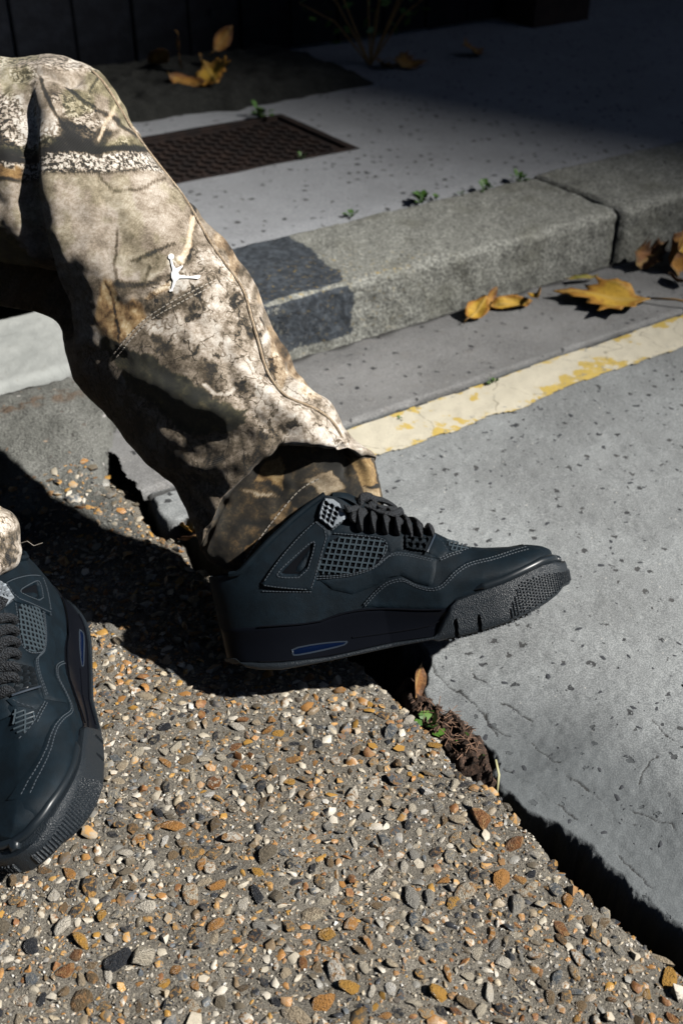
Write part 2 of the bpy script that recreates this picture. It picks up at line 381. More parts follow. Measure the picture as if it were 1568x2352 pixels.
M_yellow = mm.fin(_c, .75, mm.bump(mm.math('ADD', mm.math('MULTIPLY', _n, .8), mm.math('MULTIPLY', _f, .4)), .0014))
def yl_keep(S, T):
    w = (fbm(S*16, T*0, 51, 3)-.5)*.018; w2 = (fbm(S*16+40, T*0, 52, 3)-.5)*.010
    return (T > .966 + w) & (T < 1.0475 + w2*.4)
def yl_z(S, T):
    X = S*KD[0]+T*KN[0]; Y = S*KD[1]+T*KN[1]
    return (fbm(X*7, Y*7, 8, 3)-.5)*.006 + .0022 + (vnoise(S*60, T*60, 71)-.5)*.0012
grid_mesh('yellow_line', np.concatenate([np.arange(.60, 1.6, .0025), graded(1.6, 1.7, .0025, 1.6, 8)[1:]]), np.arange(.955, 1.054, .0025), yl_z, M_yellow, frame=(KD, KN), keep=yl_keep,
          attrs={'rim': lambda S, T: np.clip(1-sstep(.0, .026, np.minimum(T-.966-(fbm(S*16, T*0, 51, 3)-.5)*.018, (1.0485-T)*1.5)), 0, 1)})['kind'] = 'structure'

# ------------------------------------------------------------------ kerb stones
kerb = tag(empty('kerb', tuple(st(1.0, 1.38))), kind='structure')
def kerb_stone(s0, s1, t0, t1, z0, z1, mat, step=.005, rad=.014, seed=0, ends=None, attrs=True, zend=None, lump=1.0):
    """one stone: profile (front, rounded arris, top, back) swept along the kerb; zend = height at the s0 end"""
    prof = []
    for k in range(int((z1-z0-rad)/step)+1): prof.append((t0, z0 + k*step))
    for k in range(6):
        a = k/5*math.pi/2; prof.append((t0+rad-rad*math.cos(a), z1-rad+rad*math.sin(a)))
    tt = np.arange(t0+rad+step, t1-.006, step); prof += [(t, z1) for t in tt] + [(t1, z1-.006), (t1, z0)]
    prof = np.array(prof); ss = np.concatenate([[s0, s0+.002], np.arange(s0+.006, s1-.005, step), [s1-.002, s1]])
    S = np.repeat(ss[:,None], len(prof), 1); T = np.repeat(prof[None,:,0], len(ss), 0); Z = np.repeat(prof[None,:,1], len(ss), 0)
    if zend is not None: Z = z0 + (Z-z0)*(zend + (z1-zend)*sstep(s0, s1, S) - z0)/(z1-z0)
    endr = .006*(1-sstep(0, .008, np.minimum(S-s0, s1-S)))
    r1 = lump*(fbm(S*28+seed, (T+Z)*28, 80+seed, 4)-.5)*.009 + (vnoise(S*160, (T+Z)*160, 90+seed)-.5)*.0022
    front = 1-sstep(t0, t0+rad*1.5, T); top = sstep(z1-rad, z1, Z)
    T2 = T - r1*front + endr*front; Z2 = Z + r1*.7*top - endr*top
    V = np.stack([S*KD[0]+T2*KN[0], S*KD[1]+T2*KN[1], Z2], -1).reshape(-1, 3)
    a, b = S.shape; I = np.arange(a*b).reshape(a, b)
    F = [tuple(f) for f in np.stack([I[:-1,:-1], I[1:,:-1], I[1:,1:], I[:-1,1:]], -1).reshape(-1, 4)]
    F += [tuple(I[0,::1]), tuple(I[-1,::-1])]
    wob = (fbm(S*30, (T+Z)*30, 5, 3)-.5)*.05
    pe = .868 + .02*(T-t0)/.2 + wob*.6
    paint = sstep(pe+.012, pe-.012, S)*np.where(T < t0+.005, sstep(.006, .02, Z)*(1-.12*sstep(.77+wob, .74+wob, S)*sstep(.0,.1,S)), sstep(t0+.004, t0+.016, T + wob*.3))
    lich = sstep(.30, 0, np.abs(S-.86))*np.where(T < t0+.005, .5, 1-sstep(t0+.02, t0+.20, T))
    if not attrs: paint = paint*0; lich = lich*0
    dirt_shade = .9*sstep(z0+.016, z0+.002, Z-.01)*0 + .7*sstep(t1-.012, t1-.002, T) + .35*sstep(s1-.006, s1, S)
    o = mesh('kerb_stone', V - np.array([*st(1.0, 1.38)]), F, mat, kerb, True,
             {'paint': paint.ravel(), 'lichen': lich.ravel(), 'dirt_shade': np.clip(dirt_shade, 0, 1).ravel()})
    return o
kerb_stone(.50, 1.4285, 1.268, 1.497, -.02, .10, M_granite, seed=0)['label'] = 'long grey granite kerb stone with a dark painted end'
kerb_stone(1.432, 2.36, 1.264, 1.500, -.02, .102, M_granite, seed=7, attrs=False)
kerb_stone(2.367, 3.30, 1.268, 1.497, -.02, .10, M_granite, step=.02, seed=9, attrs=False)
kerb_stone(-.52, .492, 1.330, 1.540, -.02, .055, M_pale, seed=3, attrs=False, lump=.35)['label'] = 'pale concrete dropped kerb stone'
for k in range(3): kerb_stone(-1.47-.95*k, -.53-.95*k, 1.300, 1.520, -.02, .055, M_pale, step=.04, attrs=False)
for k in range(4): kerb_stone(3.31+.95*k, 4.25+.95*k, 1.268, 1.497, -.02, .10, M_granite, step=.04, attrs=False)

# ------------------------------------------------------------------ rough concrete ramp up to the dropped kerb
def ramp_z(S, T):
    b = sstep(.98, 1.30, T)
    z = -.014 + .058*b + (fbm(S*14, T*14, 33, 4)-.5)*.016 + (fbm(S*70, T*70, 35, 4)-.5)*.0075
    e = .455 + (fbm(T*30, S*0, 36, 3)-.5)*.03 - .06*sstep(1.25, 1.10, T)
    z = z - .004*sstep(1.31, 1.325, T) - .06*sstep(e-.02, e+.008, S)
    return z
grid_mesh('ramp', graded(.05, .47, .004, -2.5, .48), np.arange(.90, 1.334, .004), ramp_z, M_ramp, frame=(KD, KN),
          attrs={'dirt_shade': lambda S, T: np.clip(sstep(1.318, 1.332, T + (vnoise(S*30, S*0, 1)-.5)*.012) + sstep(.43, .46, S) + .62*sstep(1.20, 1.0, T + (fbm(S*16, T*16, 71, 4)-.5)*.25), 0, 1),  # lower ramp darkened in colour: grime and painted shade together
                 'rust': lambda S, T: sstep(.03, .0, np.abs(T-1.275))*sstep(.47,.40,S)*.7})['kind'] = 'structure'
# ------------------------------------------------------------------ footpath with a recess for the cover
GS0, GS1, GT0, GT1 = .70, 1.262, 1.828, 2.140
def path_keep(S, T): return ~((S > GS0) & (S < GS1) & (T > GT0) & (T < GT1))
def snapto(a, vals):
    a = np.array(a)
    for v in vals: a[np.argmin(np.abs(a-v))] = v
    return a
ps = snapto(graded(.5, 2.6, .02, -6, 14), [GS0, GS1]); pt = snapto(np.concatenate([np.arange(1.499, 2.5, .02), [2.6, 3, 4, 6, 9, 14]]), [GT0, GT1])
ps0 = list(ps); pt0 = list(pt)
path = grid_mesh('footpath', ps, pt, lambda S, T: .099 + (fbm(S*5, T*5, 44, 3)-.5)*.006*(T < 4) - .006*(1-sstep(1.499, 1.52, T)), M_path, frame=(KD, KN),
          keep=lambda S, T: ~((S > GS0+.001) & (S < GS1-.001) & (T > GT0+.001) & (T < GT1-.001)))
tag(path, kind='structure')
# left of the stone: pale dropped crossing
# ------------------------------------------------------------------ rusty chequered cover
mm = Mat('rusty_iron')
_n = mm.noise(30, 4, .65)
M_rust = mm.fin(mm.mix(mm.step(_n, .4, .65), (.014,.009,.008), (.034,.019,.014)), .8, mm.bump(mm.noise(300, 3), .001), Metallic=.2)
cov = tag(empty('access_cover', tuple(st((GS0+GS1)/2, (GT0+GT1)/2, .09))), 'rusty brown chequered iron access cover set in the grey footpath', 'access cover')
def cbox(mb, s0, s1, t0, t1, z0, z1):
    c = st((s0+s1)/2, (t0+t1)/2, (z0+z1)/2) - np.array(cov.location)
    mb.box(c, np.array([*KD, 0])*(s1-s0)/2, np.array([*KN, 0])*(t1-t0)/2, (0, 0, (z1-z0)/2))
b = MB(); w = .018
for q in ((GS0+.002, GS1-.002, GT0+.002, GT0+w), (GS0+.002, GS1-.002, GT1-w, GT1-.002), (GS0+.002, GS0+w, GT0+w, GT1-w), (GS1-w, GS1-.002, GT0+w, GT1-w)):
    cbox(b, *q, .05, .0985)
b.build('frame', M_rust, cov)
b = MB(); cbox(b, GS0+w+.003, GS1-w-.003, GT0+w+.003, GT1-w-.003, .06, .0925); b.build('plate', M_rust, cov)
b = MB(); i = 0
for s in np.arange(GS0+.035, GS1-.03, .021):
    for j, t in enumerate(np.arange(GT0+.035, GT1-.03, .021)):
        a = math.pi/4*(1 if (i+j) % 2 else -1); i2 = np.array([*KD,0])*math.cos(a)+np.array([*KN,0])*math.sin(a); j2 = np.array([*KN,0])*math.cos(a)-np.array([*KD,0])*math.sin(a)
        b.box(st(s, t, .0940)-np.array(cov.location), i2*.0085, j2*.0028, (0,0,.0028))
    i += 1
b.build('tread_pattern', M_rust, cov)

# ------------------------------------------------------------------ soil bed under the fence, fence
def bed_z(S, T):
    e = 2.225 + (fbm(S*9, T*0, 91, 3)-.5)*.05
    r = sstep(1.62, 1.54, S)
    return .092 + r*(.035*sstep(e-.005, e+.07, T) + (fbm(S*22, T*22, 92, 4)-.5)*.03*sstep(e-.01, e+.04, T))
grid_mesh('soil_bed', np.arange(.4, 1.70, .008), np.arange(2.19, 2.72, .008), bed_z, M_dsoil, frame=(KD, KN))['kind'] = 'structure'
mm = Mat('black_fence_paint')
M_fence = mm.fin(mm.mix(mm.step(mm.noise(20, 4), .4, .7), (.004,.005,.008), (.008,.010,.015)), .6, mm.bump(mm.noise(60, 3), .0015), Specular_IOR_Level=.15)
M_bolt = plain('galvanised_bolt', (.35,.40,.42), .35, Metallic=.8)
FT = 2.655
fence = tag(empty('board_fence', tuple(st(1.5, FT, .1))), 'black upright board fence behind the footpath at the top left', 'fence')
FO = np.array(fence.location)
bw = .150
b = MB(); b.box((0,0,1.0), np.array([*KD,0])*bw*.485, np.array([*KN,0])*.010, (0,0,.99))
me0 = None
for k in range(22):
    s = -.95 + bw*(k+.5)
    pos = st(s, FT + (.004 if k % 2 else 0) , .1)-FO
    if me0 is None: o = b.build('board', M_fence, fence); me0 = o.data; bev = o.modifiers.new('bevel', 'BEVEL'); bev.width = .004; bev.segments = 2
    else:
        o = link('board', me0, M_fence, fence); bev = o.modifiers.new('bevel', 'BEVEL'); bev.width = .004; bev.segments = 2
    o.location = pos
for h in (.35, 1.6):
    r = MB(); r.box(st(.7, FT+.03, h+.1)-FO, np.array([*KD,0])*1.66, np.array([*KN,0])*.018, (0,0,.04)); r.build('rail', M_fence, fence)
bm_ = bmesh.new(); bmesh.ops.create_icosphere(bm_, subdivisions=1, radius=.0045); mb_ = bpy.data.meshes.new('bolt'); bm_.to_mesh(mb_); bm_.free()
for k, (s, h) in enumerate(((.848,.45),(.998,.34),(1.148,.33),(1.448,.39),(1.0,.14))):
    o = link('bolt', mb_, M_bolt, fence); o.location = st(s, FT-.0145, h)-FO; o.scale = (1,.6,1)
# dark wall beyond the fence on the right
mm = Mat('dark_brick'); 
_bk = mm.n('TexBrick', {'Vector': mm.map((1,1,1)), 'Color1': (.05,.025,.018,1), 'Color2': (.035,.018,.014,1), 'Mortar': (.05,.045,.04,1), 'Scale': 1.0, 'Mortar Size': .006, 'Brick Width': .225, 'Row Height': .075})
M_wall = mm.fin(mm.mix(mm.step(mm.noise(12,4), .4, .7), (.030,.018,.014), (.05,.030,.022)), .9, mm.bump(mm.noise(80,3), .003))
wallb = MB(); wallb.box((0,0,1.5), np.array([*KD,0])*4, np.array([*KN,0])*.11, (0,0,1.5))
wl = wallb.build('garden_wall', M_wall); wl.location = st(6.35, 4.2, .09)
tag(wl, 'dark brown wall in deep shade beyond the end of the footpath', 'wall')
wl2b = MB(); wl2b.box((0,0,1.2), np.array([*KD,0])*.11, np.array([*KN,0])*.78, (0,0,1.2))
w2 = wl2b.build('side_wall', M_wall); w2.location = st(2.46, 3.30, .09)
tag(w2, 'dark wall running back from the end of the black board fence', 'wall')

# ------------------------------------------------------------------ tall gabled blocker, added out of view to shade the footpath
TD = 38.0; LEAN = .48
hx = np.array([SUN.x, SUN.y])/math.hypot(SUN.x, SUN.y)
SHADE = np.array([.30, 1.70])                                       # middle of the shadow's soft edge on the footpath
ZE = TD*SUN.z/math.hypot(SUN.x, SUN.y)                              # height on the roof slope that throws that point
tow = empty('gabled_blocker', (*(SHADE + hx*TD), -.05), math.atan2(hx[1], hx[0]))
tag(tow, 'tall grey gabled blocker added out of frame to shade the footpath', 'shade blocker')
M_ren = plain('grey_render', (.12,.115,.11), .9); M_win = plain('window_glass', (.03,.04,.05), .15)
yl0 = -LEAN*18; zr = ZE+16
b = MB(); b.box((7, yl0+.3+17, (ZE-18)/2), (7,0,0), (0,17,0), (0,0,(ZE-18)/2)); b.build('wall', M_ren, tow)
gp = [(yl0, ZE-18), (LEAN*16, zr), (yl0+34.6, zr), (yl0+34.6, ZE-18)]
b = MB(); b.add([(x, y, z) for x in (0, 14) for y, z in gp], [(0,1,2,3)[::-1], (4,5,6,7), (0,4,5,1)[::-1], (1,5,6,2)[::-1], (2,6,7,3)[::-1], (3,7,4,0)[::-1]]); b.build('roof', M_ren, tow)
b = MB(); b.box((-.02, 4, 1.5), (.03,0,0), (0,.8,0), (0,0,1.5)); b.build('door', M_win, tow)
wb = MB(); wb.box((0,0,0), (.03,0,0), (0,.8,0), (0,0,1.2)); wme = None
for r in range(7):
    for q in range(8):
        if wme is None: o = wb.build('window', M_win, tow); wme = o.data
        else: o = link('window', wme, M_win, tow)
        o.location = (-.02, max(yl0, LEAN*(5+3.5*r-ZE))+3+3.2*q, 5+3.5*r)
# terraced house fronts across the street (behind the camera): they close off the low sky
for k in range(4):
    hs = tag(empty('terraced_house', (-9+7*k, -9, -.05)), ['brown', 'grey', 'dark red', 'black'][k] + ' terraced house across the street behind the viewer', 'house', 'houses across the street')
    mw = plain('house_render', [(.10,.07,.05),(.12,.12,.12),(.10,.05,.04),(.05,.05,.05)][k], .9)
    b = MB(); b.box((0,-4,4.5), (3.48,0,0), (0,4,0), (0,0,4.5)); b.build('wall', mw, hs)
    b = MB(); b.add([(-3.5,.2,9),(3.5,.2,9),(3.5,-8,9),(-3.5,-8,9),(-3.5,-4,11.5),(3.5,-4,11.5)], [(0,1,5,4),(1,2,5),(2,3,4,5),(3,0,4),(0,3,2,1)]); b.build('roof', M_win, hs)
    wme = None
    for r in range(3):
        for q in (-2,0,2):
            if r == 0 and q == 0: continue
            wb = MB(); wb.box((0,0,0), (.5,0,0), (0,.03,0), (0,0,.75))
            if wme is None: o = wb.build('window', M_win, hs); wme = o.data
            else: o = link('window', wme, M_win, hs)
            o.location = (q, .01, 1.7+2.8*r)
    b = MB(); b.box((0,.02,1.1), (.5,0,0), (0,.03,0), (0,0,1.1)); b.build('door', M_win, hs)

# houses on this side of the street, behind the fence
for k in range(3):
    c = st(-4.4+7.2*k, 8.6, .05)
    hs = tag(empty('town_house', tuple(c), math.atan2(KD[1], KD[0])), ['sooty brown', 'dark grey', 'black rendered'][k] + ' town house set back behind the fence, above the frame', 'house', 'houses behind the fence')
    mw = plain('town_house_wall', [(.06,.045,.035),(.06,.06,.06),(.03,.03,.03)][k], .9)
    b = MB(); b.box((0,4,5), (3.5,0,0), (0,4,0), (0,0,5)); b.build('wall', mw, hs)
    b = MB(); b.add([(-3.55,-.3,10),(3.55,-.3,10),(3.55,8.2,10),(-3.55,8.2,10),(-3.55,4,12.5),(3.55,4,12.5)], [(0,1,5,4),(1,2,5),(2,3,4,5),(3,0,4),(0,3,2,1)]); b.build('roof', M_win, hs)
    wme = None
    for r in range(3):
        for q in (-2,0,2):
            if r == 0 and q == 0: continue
            wb = MB(); wb.box((0,0,0), (.5,0,0), (0,.03,0), (0,0,.8))
            if wme is None: o = wb.build('window', M_win, hs); wme = o.data
            else: o = link('window', wme, M_win, hs)
            o.location = (q, -.01, 1.8+3*r)
    b = MB(); b.box((0,-.02,1.1), (.5,0,0), (0,.03,0), (0,0,1.1)); b.build('door', M_win, hs)
# unseen plane trees: crowns added to shut out sky light; leaves lie in the gutter
M_bark = plain('plane_bark', (.16,.14,.11), .9); mm = Mat('plane_leaves'); M_tl = mm.fin(mm.ramp(mm.n('NewGeometry').outputs['Random Per Island'], [(0,(.03,.055,.015)),(.5,(.06,.08,.02)),(1,(.14,.10,.02))]), .7)
def sky_block_tree(base, label, cen, rad, n, clip, seed):
    tr = tag(empty('sky_block_tree', base), label, 'tree'); r_ = np.random.default_rng(seed); TO = np.array(base)
    b = MB(); b.tube([(0,0,0),(.05,-.1,1.5),(.0,-.3,3.2),(.1,-.6,4.6)], [.32,.26,.22,.17], n=12)
    for k in range(9):
        a = k*.698+.3; e = np.array([cen[0]*.5+math.cos(a)*rad[0]*.6, cen[1]*.5+math.sin(a)*rad[1]*.5, 7+r_.uniform(-.6, 1.4)]); b.tube([(0,-.3,3.4+.15*k), e*.5+np.array([0,0,2.0]), e], [.12,.08,.03], n=7)
    b.build('trunk', M_bark, tr, True)
    V = r_.normal(size=(n,3)); V /= np.linalg.norm(V, axis=1)[:,None]; V *= (r_.random(n)**(1/3.5))[:,None]
    Pt = np.array(cen) + V*np.array(rad)*(1+.18*np.sin(V@np.array([[5.,2,1],[1,6,3],[2,1,7.]]).T*1.7).sum(1)/2)[:,None]
    Pt = Pt[clip(Pt + TO)]; n = len(Pt)
    u = r_.normal(size=(n,3)); u /= np.linalg.norm(u, axis=1)[:,None]; v = np.cross(u, r_.normal(size=(n,3))); v /= np.linalg.norm(v, axis=1)[:,None]; sz = r_.uniform(.10, .19, n)[:,None]
    Q = np.stack([Pt+u*sz, Pt+v*sz*.8, Pt-u*sz, Pt-v*sz*.8], 1).reshape(-1, 3)
    mesh('crown', Q, np.arange(4*n).reshape(-1, 4), M_tl, tr)
sky_block_tree((-3.6, 4.4, 0), 'broad unseen plane tree, its dense crown added overhead to shut out sky light, rooted behind the fence on the left', (1.2,-3.4,7.6), (5.8,7.2,2.4), 34000, lambda w: w[:,0] < 1.6 + (w[:,2]-5)*.85, 21)
sky_block_tree((6.2, 8.6, 0), 'second plane tree added beyond the frame on the right to darken the back of the footpath', (-.6,-.8,7.0), (6.0,4.6,2.4), 42000, lambda w: w[:,1] > 3.3, 22)
# ------------------------------------------------------------------ pebbles set in the foreground slab
def stone_shapes(n, sub, seed):
    out = []; r = np.random.default_rng(seed)
    bm = bmesh.new(); bmesh.ops.create_icosphere(bm, subdivisions=sub, radius=1.0)
    V0 = np.array([v.co[:] for v in bm.verts]); F0 = np.array([[v.index for v in f.verts] for f in bm.faces]); bm.free()
    for k in range(n):
        V = V0.copy(); ang = (k % 3 != 0)                          # two thirds are broken flint, one third is rounded
        for q in range(r.integers(5, 9) if ang else 2):            # flat broken faces
            nn = r.normal(size=3); nn /= np.linalg.norm(nn); nn[2] *= .5; nn /= np.linalg.norm(nn); h = r.uniform(.40, .84)
            d = V@nn; V = V - np.outer(np.maximum(d-h, 0), nn)
        f = r.normal(size=(4,3))*1.6; ph = r.uniform(0, 6, 4)
        V = V*(1 + .10*np.sin(V@f.T + ph).sum(1)/2)[:,None]
        if k % 4 == 1: V[:,0] += .28*V[:,1]**2
        V[:,0] *= r.uniform(1.0, 1.7); V[:,1] *= r.uniform(.65, 1.0); V[:,2] *= r.uniform(.55, .8)
        V /= np.abs(V[:,:2]).max(); out.append(V)
    return out, F0
PAL = [(0,(.48,.43,.34)),(.10,(.62,.57,.48)),(.17,(.38,.31,.22)),(.26,(.40,.20,.065)),(.34,(.22,.095,.035)),(.40,(.27,.26,.235)),(.50,(.16,.135,.10)),(.58,(.12,.135,.15)),(.66,(.032,.036,.044)),(.76,(.062,.06,.058)),(.81,(.21,.15,.09)),(.87,(.55,.51,.44)),(.92,(.13,.09,.05)),(.95,(.44,.245,.06)),(.985,(.63,.61,.57))]
def pebble_mat(name, island):
    m = Mat(name)
    if island: r = m.n('NewGeometry').outputs['Random Per Island']
    else: r = m.n('ObjectInfo').outputs['Random']
    sc = 260 if island else 1.6
    a = m.noise(sc*.7, 4, .65, dist=.6); b = m.noise(sc*3.5, 3, .7)
    c = m.ramp(r, PAL, 'CONSTANT')
    r2 = m.math('FRACT', m.math('MULTIPLY', r, 7.31))
    c = m.mix(m.math('MULTIPLY', m.step(a, .46, .56), m.step(r2, .1, .6)), c, m.ramp(m.math('FRACT', m.math('MULTIPLY', r, 3.7)), [(0,(.55,.49,.39)),(.3,(.34,.19,.08)),(.48,(.14,.12,.10)),(.62,(.54,.46,.33)),(.85,(.50,.28,.09))], 'CONSTANT'))
    c = m.mix(m.math('MULTIPLY', m.step(b, .56, .72), .40), c, (.06,.052,.045))
    c = m.mix(m.math('MULTIPLY', m.step(m.noise(900, 2, .7, vec=m.n('NewGeometry').outputs['Position']), .5, .72), .32), c, (.20,.18,.145))
    rough = m.step(r2, .1, .9, .24, .58)
    return m.fin(c, rough, m.bump(b, .0008 if island else .05, .6), Specular_IOR_Level=.45)
mm = Mat('flint_grit'); M_grit = mm.fin(mm.ramp(mm.n('NewGeometry').outputs['Random Per Island'], [(0,(.34,.30,.24)),(.3,(.46,.41,.33)),(.5,(.22,.18,.13)),(.62,(.55,.51,.43)),(.74,(.08,.08,.085)),(.84,(.42,.24,.09)),(.92,(.62,.6,.56))], 'CONSTANT'), .6)
M_peb = pebble_mat('flint_pebbles', False); M_pebs = pebble_mat('flint_gravel', True)
big_shapes, big_F = stone_shapes(15, 2, 5); sm_shapes, sm_F = stone_shapes(18, 1, 6)
# scatter: jittered cells in several size classes, kept apart by a coarse occupancy grid
pts = []
cellr = .004; occ = {}
def free(x, y, r):
    k = int(r/cellr)+2; cx = int(x/cellr); cy = int(y/cellr)
    for i in range(cx-k-1, cx+k+2):
        for j in range(cy-k-1, cy+k+2):
            for (a, b, c) in occ.get((i,j), ()):
                if (a-x)**2+(b-y)**2 < (.80*(r+c))**2: return False
    return True
X0, X1, Y0, Y1 = -.52, .36, .36, 1.22
px_ = rng.uniform(X0, X1, 60000); py_ = rng.uniform(Y0, Y1, 60000)
okm = agg_edge(px_, py_) > .004
# only where the camera (or a step to the side) looks
uu = 784 + FPX*px_/((py_*math.cos(PITCH)) + (CAM_H)*math.sin(PITCH)); vis = (uu > -260) & (uu < 1800)
_t = px_*KN[0]+py_*KN[1]; rampm = (_t < 1.02) | ((_t < 1.15) & (rng.random(len(_t)) < .6))
px_ = px_[okm & vis & rampm]; py_ = py_[okm & vis & rampm]
n_big = 0
for i in range(len(px_)):
    x, y = px_[i], py_[i]; q = i/len(px_)
    r = (.0060 + .0052*random.random()**2.2) if q < .022 else (.0040+.0022*random.random() if q < .12 else (.0025+.0016*random.random() if q < .36 else .0012+.0014*random.random()**1.5))
    if q > .97: break
    if y > .62 and r > .007: r *= .85
    if free(x, y, r):
        occ.setdefault((int(x/cellr), int(y/cellr)), []).append((x, y, r)); pts.append((x, y, r))
pts = np.array(pts)
sS = pts[:,0]*KD[0]+pts[:,1]*KD[1]; sT = pts[:,0]*KN[0]+pts[:,1]*KN[1]
zz = np.where((sT > .90) & (sS < .44), np.maximum(agg_z(pts[:,0], pts[:,1]), ramp_z(sS, sT)-.0006), agg_z(pts[:,0], pts[:,1]))
dcam = np.sqrt(pts[:,0]**2 + pts[:,1]**2 + CAM_H**2)
uu = 784 + FPX*pts[:,0]/(pts[:,1]*math.cos(PITCH) + (CAM_H-zz)*math.sin(PITCH))
dep = pts[:,1]*math.cos(PITCH)+(CAM_H-zz)*math.sin(PITCH)
vv = 1176 + FPX*((CAM_H-zz)*math.cos(PITCH)-pts[:,1]*math.sin(PITCH))/dep
show = (uu > 8) & (uu < 1560) & (vv > 1430) & (vv < 2340) & ~((uu < 240) & (vv < 1980)) & ~((vv < 1640) & (uu > 420))
score = np.where(show, pts[:,2]/dcam, 0); order = np.argsort(-score); chosen = set(order[:300].tolist())
meshes = []
for V in big_shapes:
    me = bpy.data.meshes.new('pebble'); me.from_pydata([tuple(v) for v in V], [], [tuple(int(i) for i in f) for f in big_F]); me.materials.append(M_peb)
    me.polygons.foreach_set('use_smooth', np.ones(len(me.polygons), bool)); me.set_sharp_from_angle(angle=math.radians(38)); meshes.append(me)
Vs = []; Fs = []; off = 0
_t5 = (1+5**.5)/2; ico = np.array([(-1,_t5,0),(1,_t5,0),(-1,-_t5,0),(1,-_t5,0),(0,-1,_t5),(0,1,_t5),(0,-1,-_t5),(0,1,-_t5),(_t5,0,-1),(_t5,0,1),(-_t5,0,-1),(-_t5,0,1)])/1.9
icoF = np.array([(0,11,5),(0,5,1),(0,1,7),(0,7,10),(0,10,11),(1,5,9),(5,11,4),(11,10,2),(10,7,6),(7,1,8),(3,9,4),(3,4,2),(3,2,6),(3,6,8),(3,8,9),(4,9,5),(2,4,11),(6,2,10),(8,6,7),(9,8,1)])
gxx = rng.uniform(X0, X1, 26000); gyy = rng.uniform(Y0, Y1, 26000); _u = 784 + FPX*gxx/(gyy*math.cos(PITCH)+CAM_H*math.sin(PITCH)); _k = (agg_edge(gxx, gyy) > .002) & (_u > -100) & (_u < 1700) & (gxx*KN[0]+gyy*KN[1] < .98); gxx = gxx[_k]; gyy = gyy[_k]
gr = .0006 + .0010*rng.random(len(gxx))**2; gz = agg_z(gxx, gyy); Rr = rng.normal(size=(len(gxx),3,3)); Rr /= np.linalg.norm(Rr, axis=2, keepdims=True)
GV = np.einsum('nij,kj->nki', Rr, ico)*gr[:,None,None] + np.stack([gxx, gyy, gz+gr*.2], -1)[:,None,:]
og = mesh('embedded_grit', GV.reshape(-1,3), (icoF[None]+(np.arange(len(gxx))*12)[:,None,None]).reshape(-1,3), M_grit, slab); og['kind'] = 'stuff'
for i, (x, y, r) in enumerate(pts):
    a = rng.uniform(0, 6.283); tx, ty = rng.normal(0, .26, 2)
    emb = rng.uniform(.05, .45)
    if i in chosen:
        o = bpy.data.objects.new('pebble', meshes[rng.integers(len(meshes))]); COL.objects.link(o); o.parent = slab
        o.location = (x, y, zz[i] + r*(.12 - .25*emb)); o.rotation_euler = (tx, ty, a); o.scale = (r*1.25, r*1.25, r*rng.uniform(.50, .85))
    else:
        V = sm_shapes[rng.integers(len(sm_shapes))]*r*np.array([1.28,1.28,rng.uniform(.6,1.0)])
        Rm = np.array(Matrix.Rotation(a, 3, 'Z') @ Matrix.Rotation(tx, 3, 'X') @ Matrix.Rotation(ty, 3, 'Y'))
        Vs.append(V@Rm.T + np.array([x, y, zz[i] + r*(.12-.3*emb)])); Fs.append(sm_F + off); off += len(V)
o = mesh('embedded_gravel', np.concatenate(Vs), np.concatenate(Fs), M_pebs, slab, True)
o.data.set_sharp_from_angle(angle=math.radians(45)); o['kind'] = 'stuff'

# dark stone chips flush in the road slab (the nearest as single pieces)
mm = Mat('dark_chip')
M_chip = mm.fin(mm.mix(mm.step(mm.noise(300, 3), .4, .65), (.022,.025,.030), (.07,.075,.085)), .7)
cx = rng.uniform(-.1, .75, 2600); cy = rng.uniform(.46, 1.75, 2600)
k = (road_edge(cx, cy) > .012) & (cx*KN[0]+cy*KN[1] < .955); cx = cx[k]; cy = cy[k]
cr = .0011 + .0040*rng.random(len(cx))**3.0
cz = road_z(cx, cy); keepn = rng.random(len(cx)) < .75; cx, cy, cr, cz = cx[keepn], cy[keepn], cr[keepn], cz[keepn]
dd = np.sqrt(cx**2+cy**2+CAM_H**2); uu = 784 + FPX*cx/(cy*math.cos(PITCH)+CAM_H*math.sin(PITCH))
order = np.argsort(-np.where((uu > 900) & (uu < 1560), cr/dd, 0)); ch = set(order[:160].tolist())
cme = []
for V in sm_shapes[:6]:
    me = bpy.data.meshes.new('stone_chip'); me.from_pydata([tuple(v) for v in V], [], [tuple(int(i) for i in f) for f in sm_F]); me.materials.append(M_chip); cme.append(me)
Vs = []; Fs = []; off = 0
for i in range(len(cx)):
    a = rng.uniform(0, 6.283)
    if i in ch:
        o = bpy.data.objects.new('stone_chip', cme[i % 6]); COL.objects.link(o); o.parent = road
        o.location = (cx[i], cy[i], cz[i]); o.rotation_euler = (0, 0, a); o.scale = (cr[i]*1.15, cr[i]*.85, .0007)
    else:
        V = sm_shapes[i % 18]*np.array([cr[i], cr[i]*.9, .0007]); Rm = np.array(Matrix.Rotation(a, 3, 'Z'))
        Vs.append(V@Rm.T + np.array([cx[i], cy[i], cz[i]])); Fs.append(sm_F+off); off += len(V)
mesh('stone_chips', np.concatenate(Vs), np.concatenate(Fs), M_chip, road)['kind'] = 'stuff'
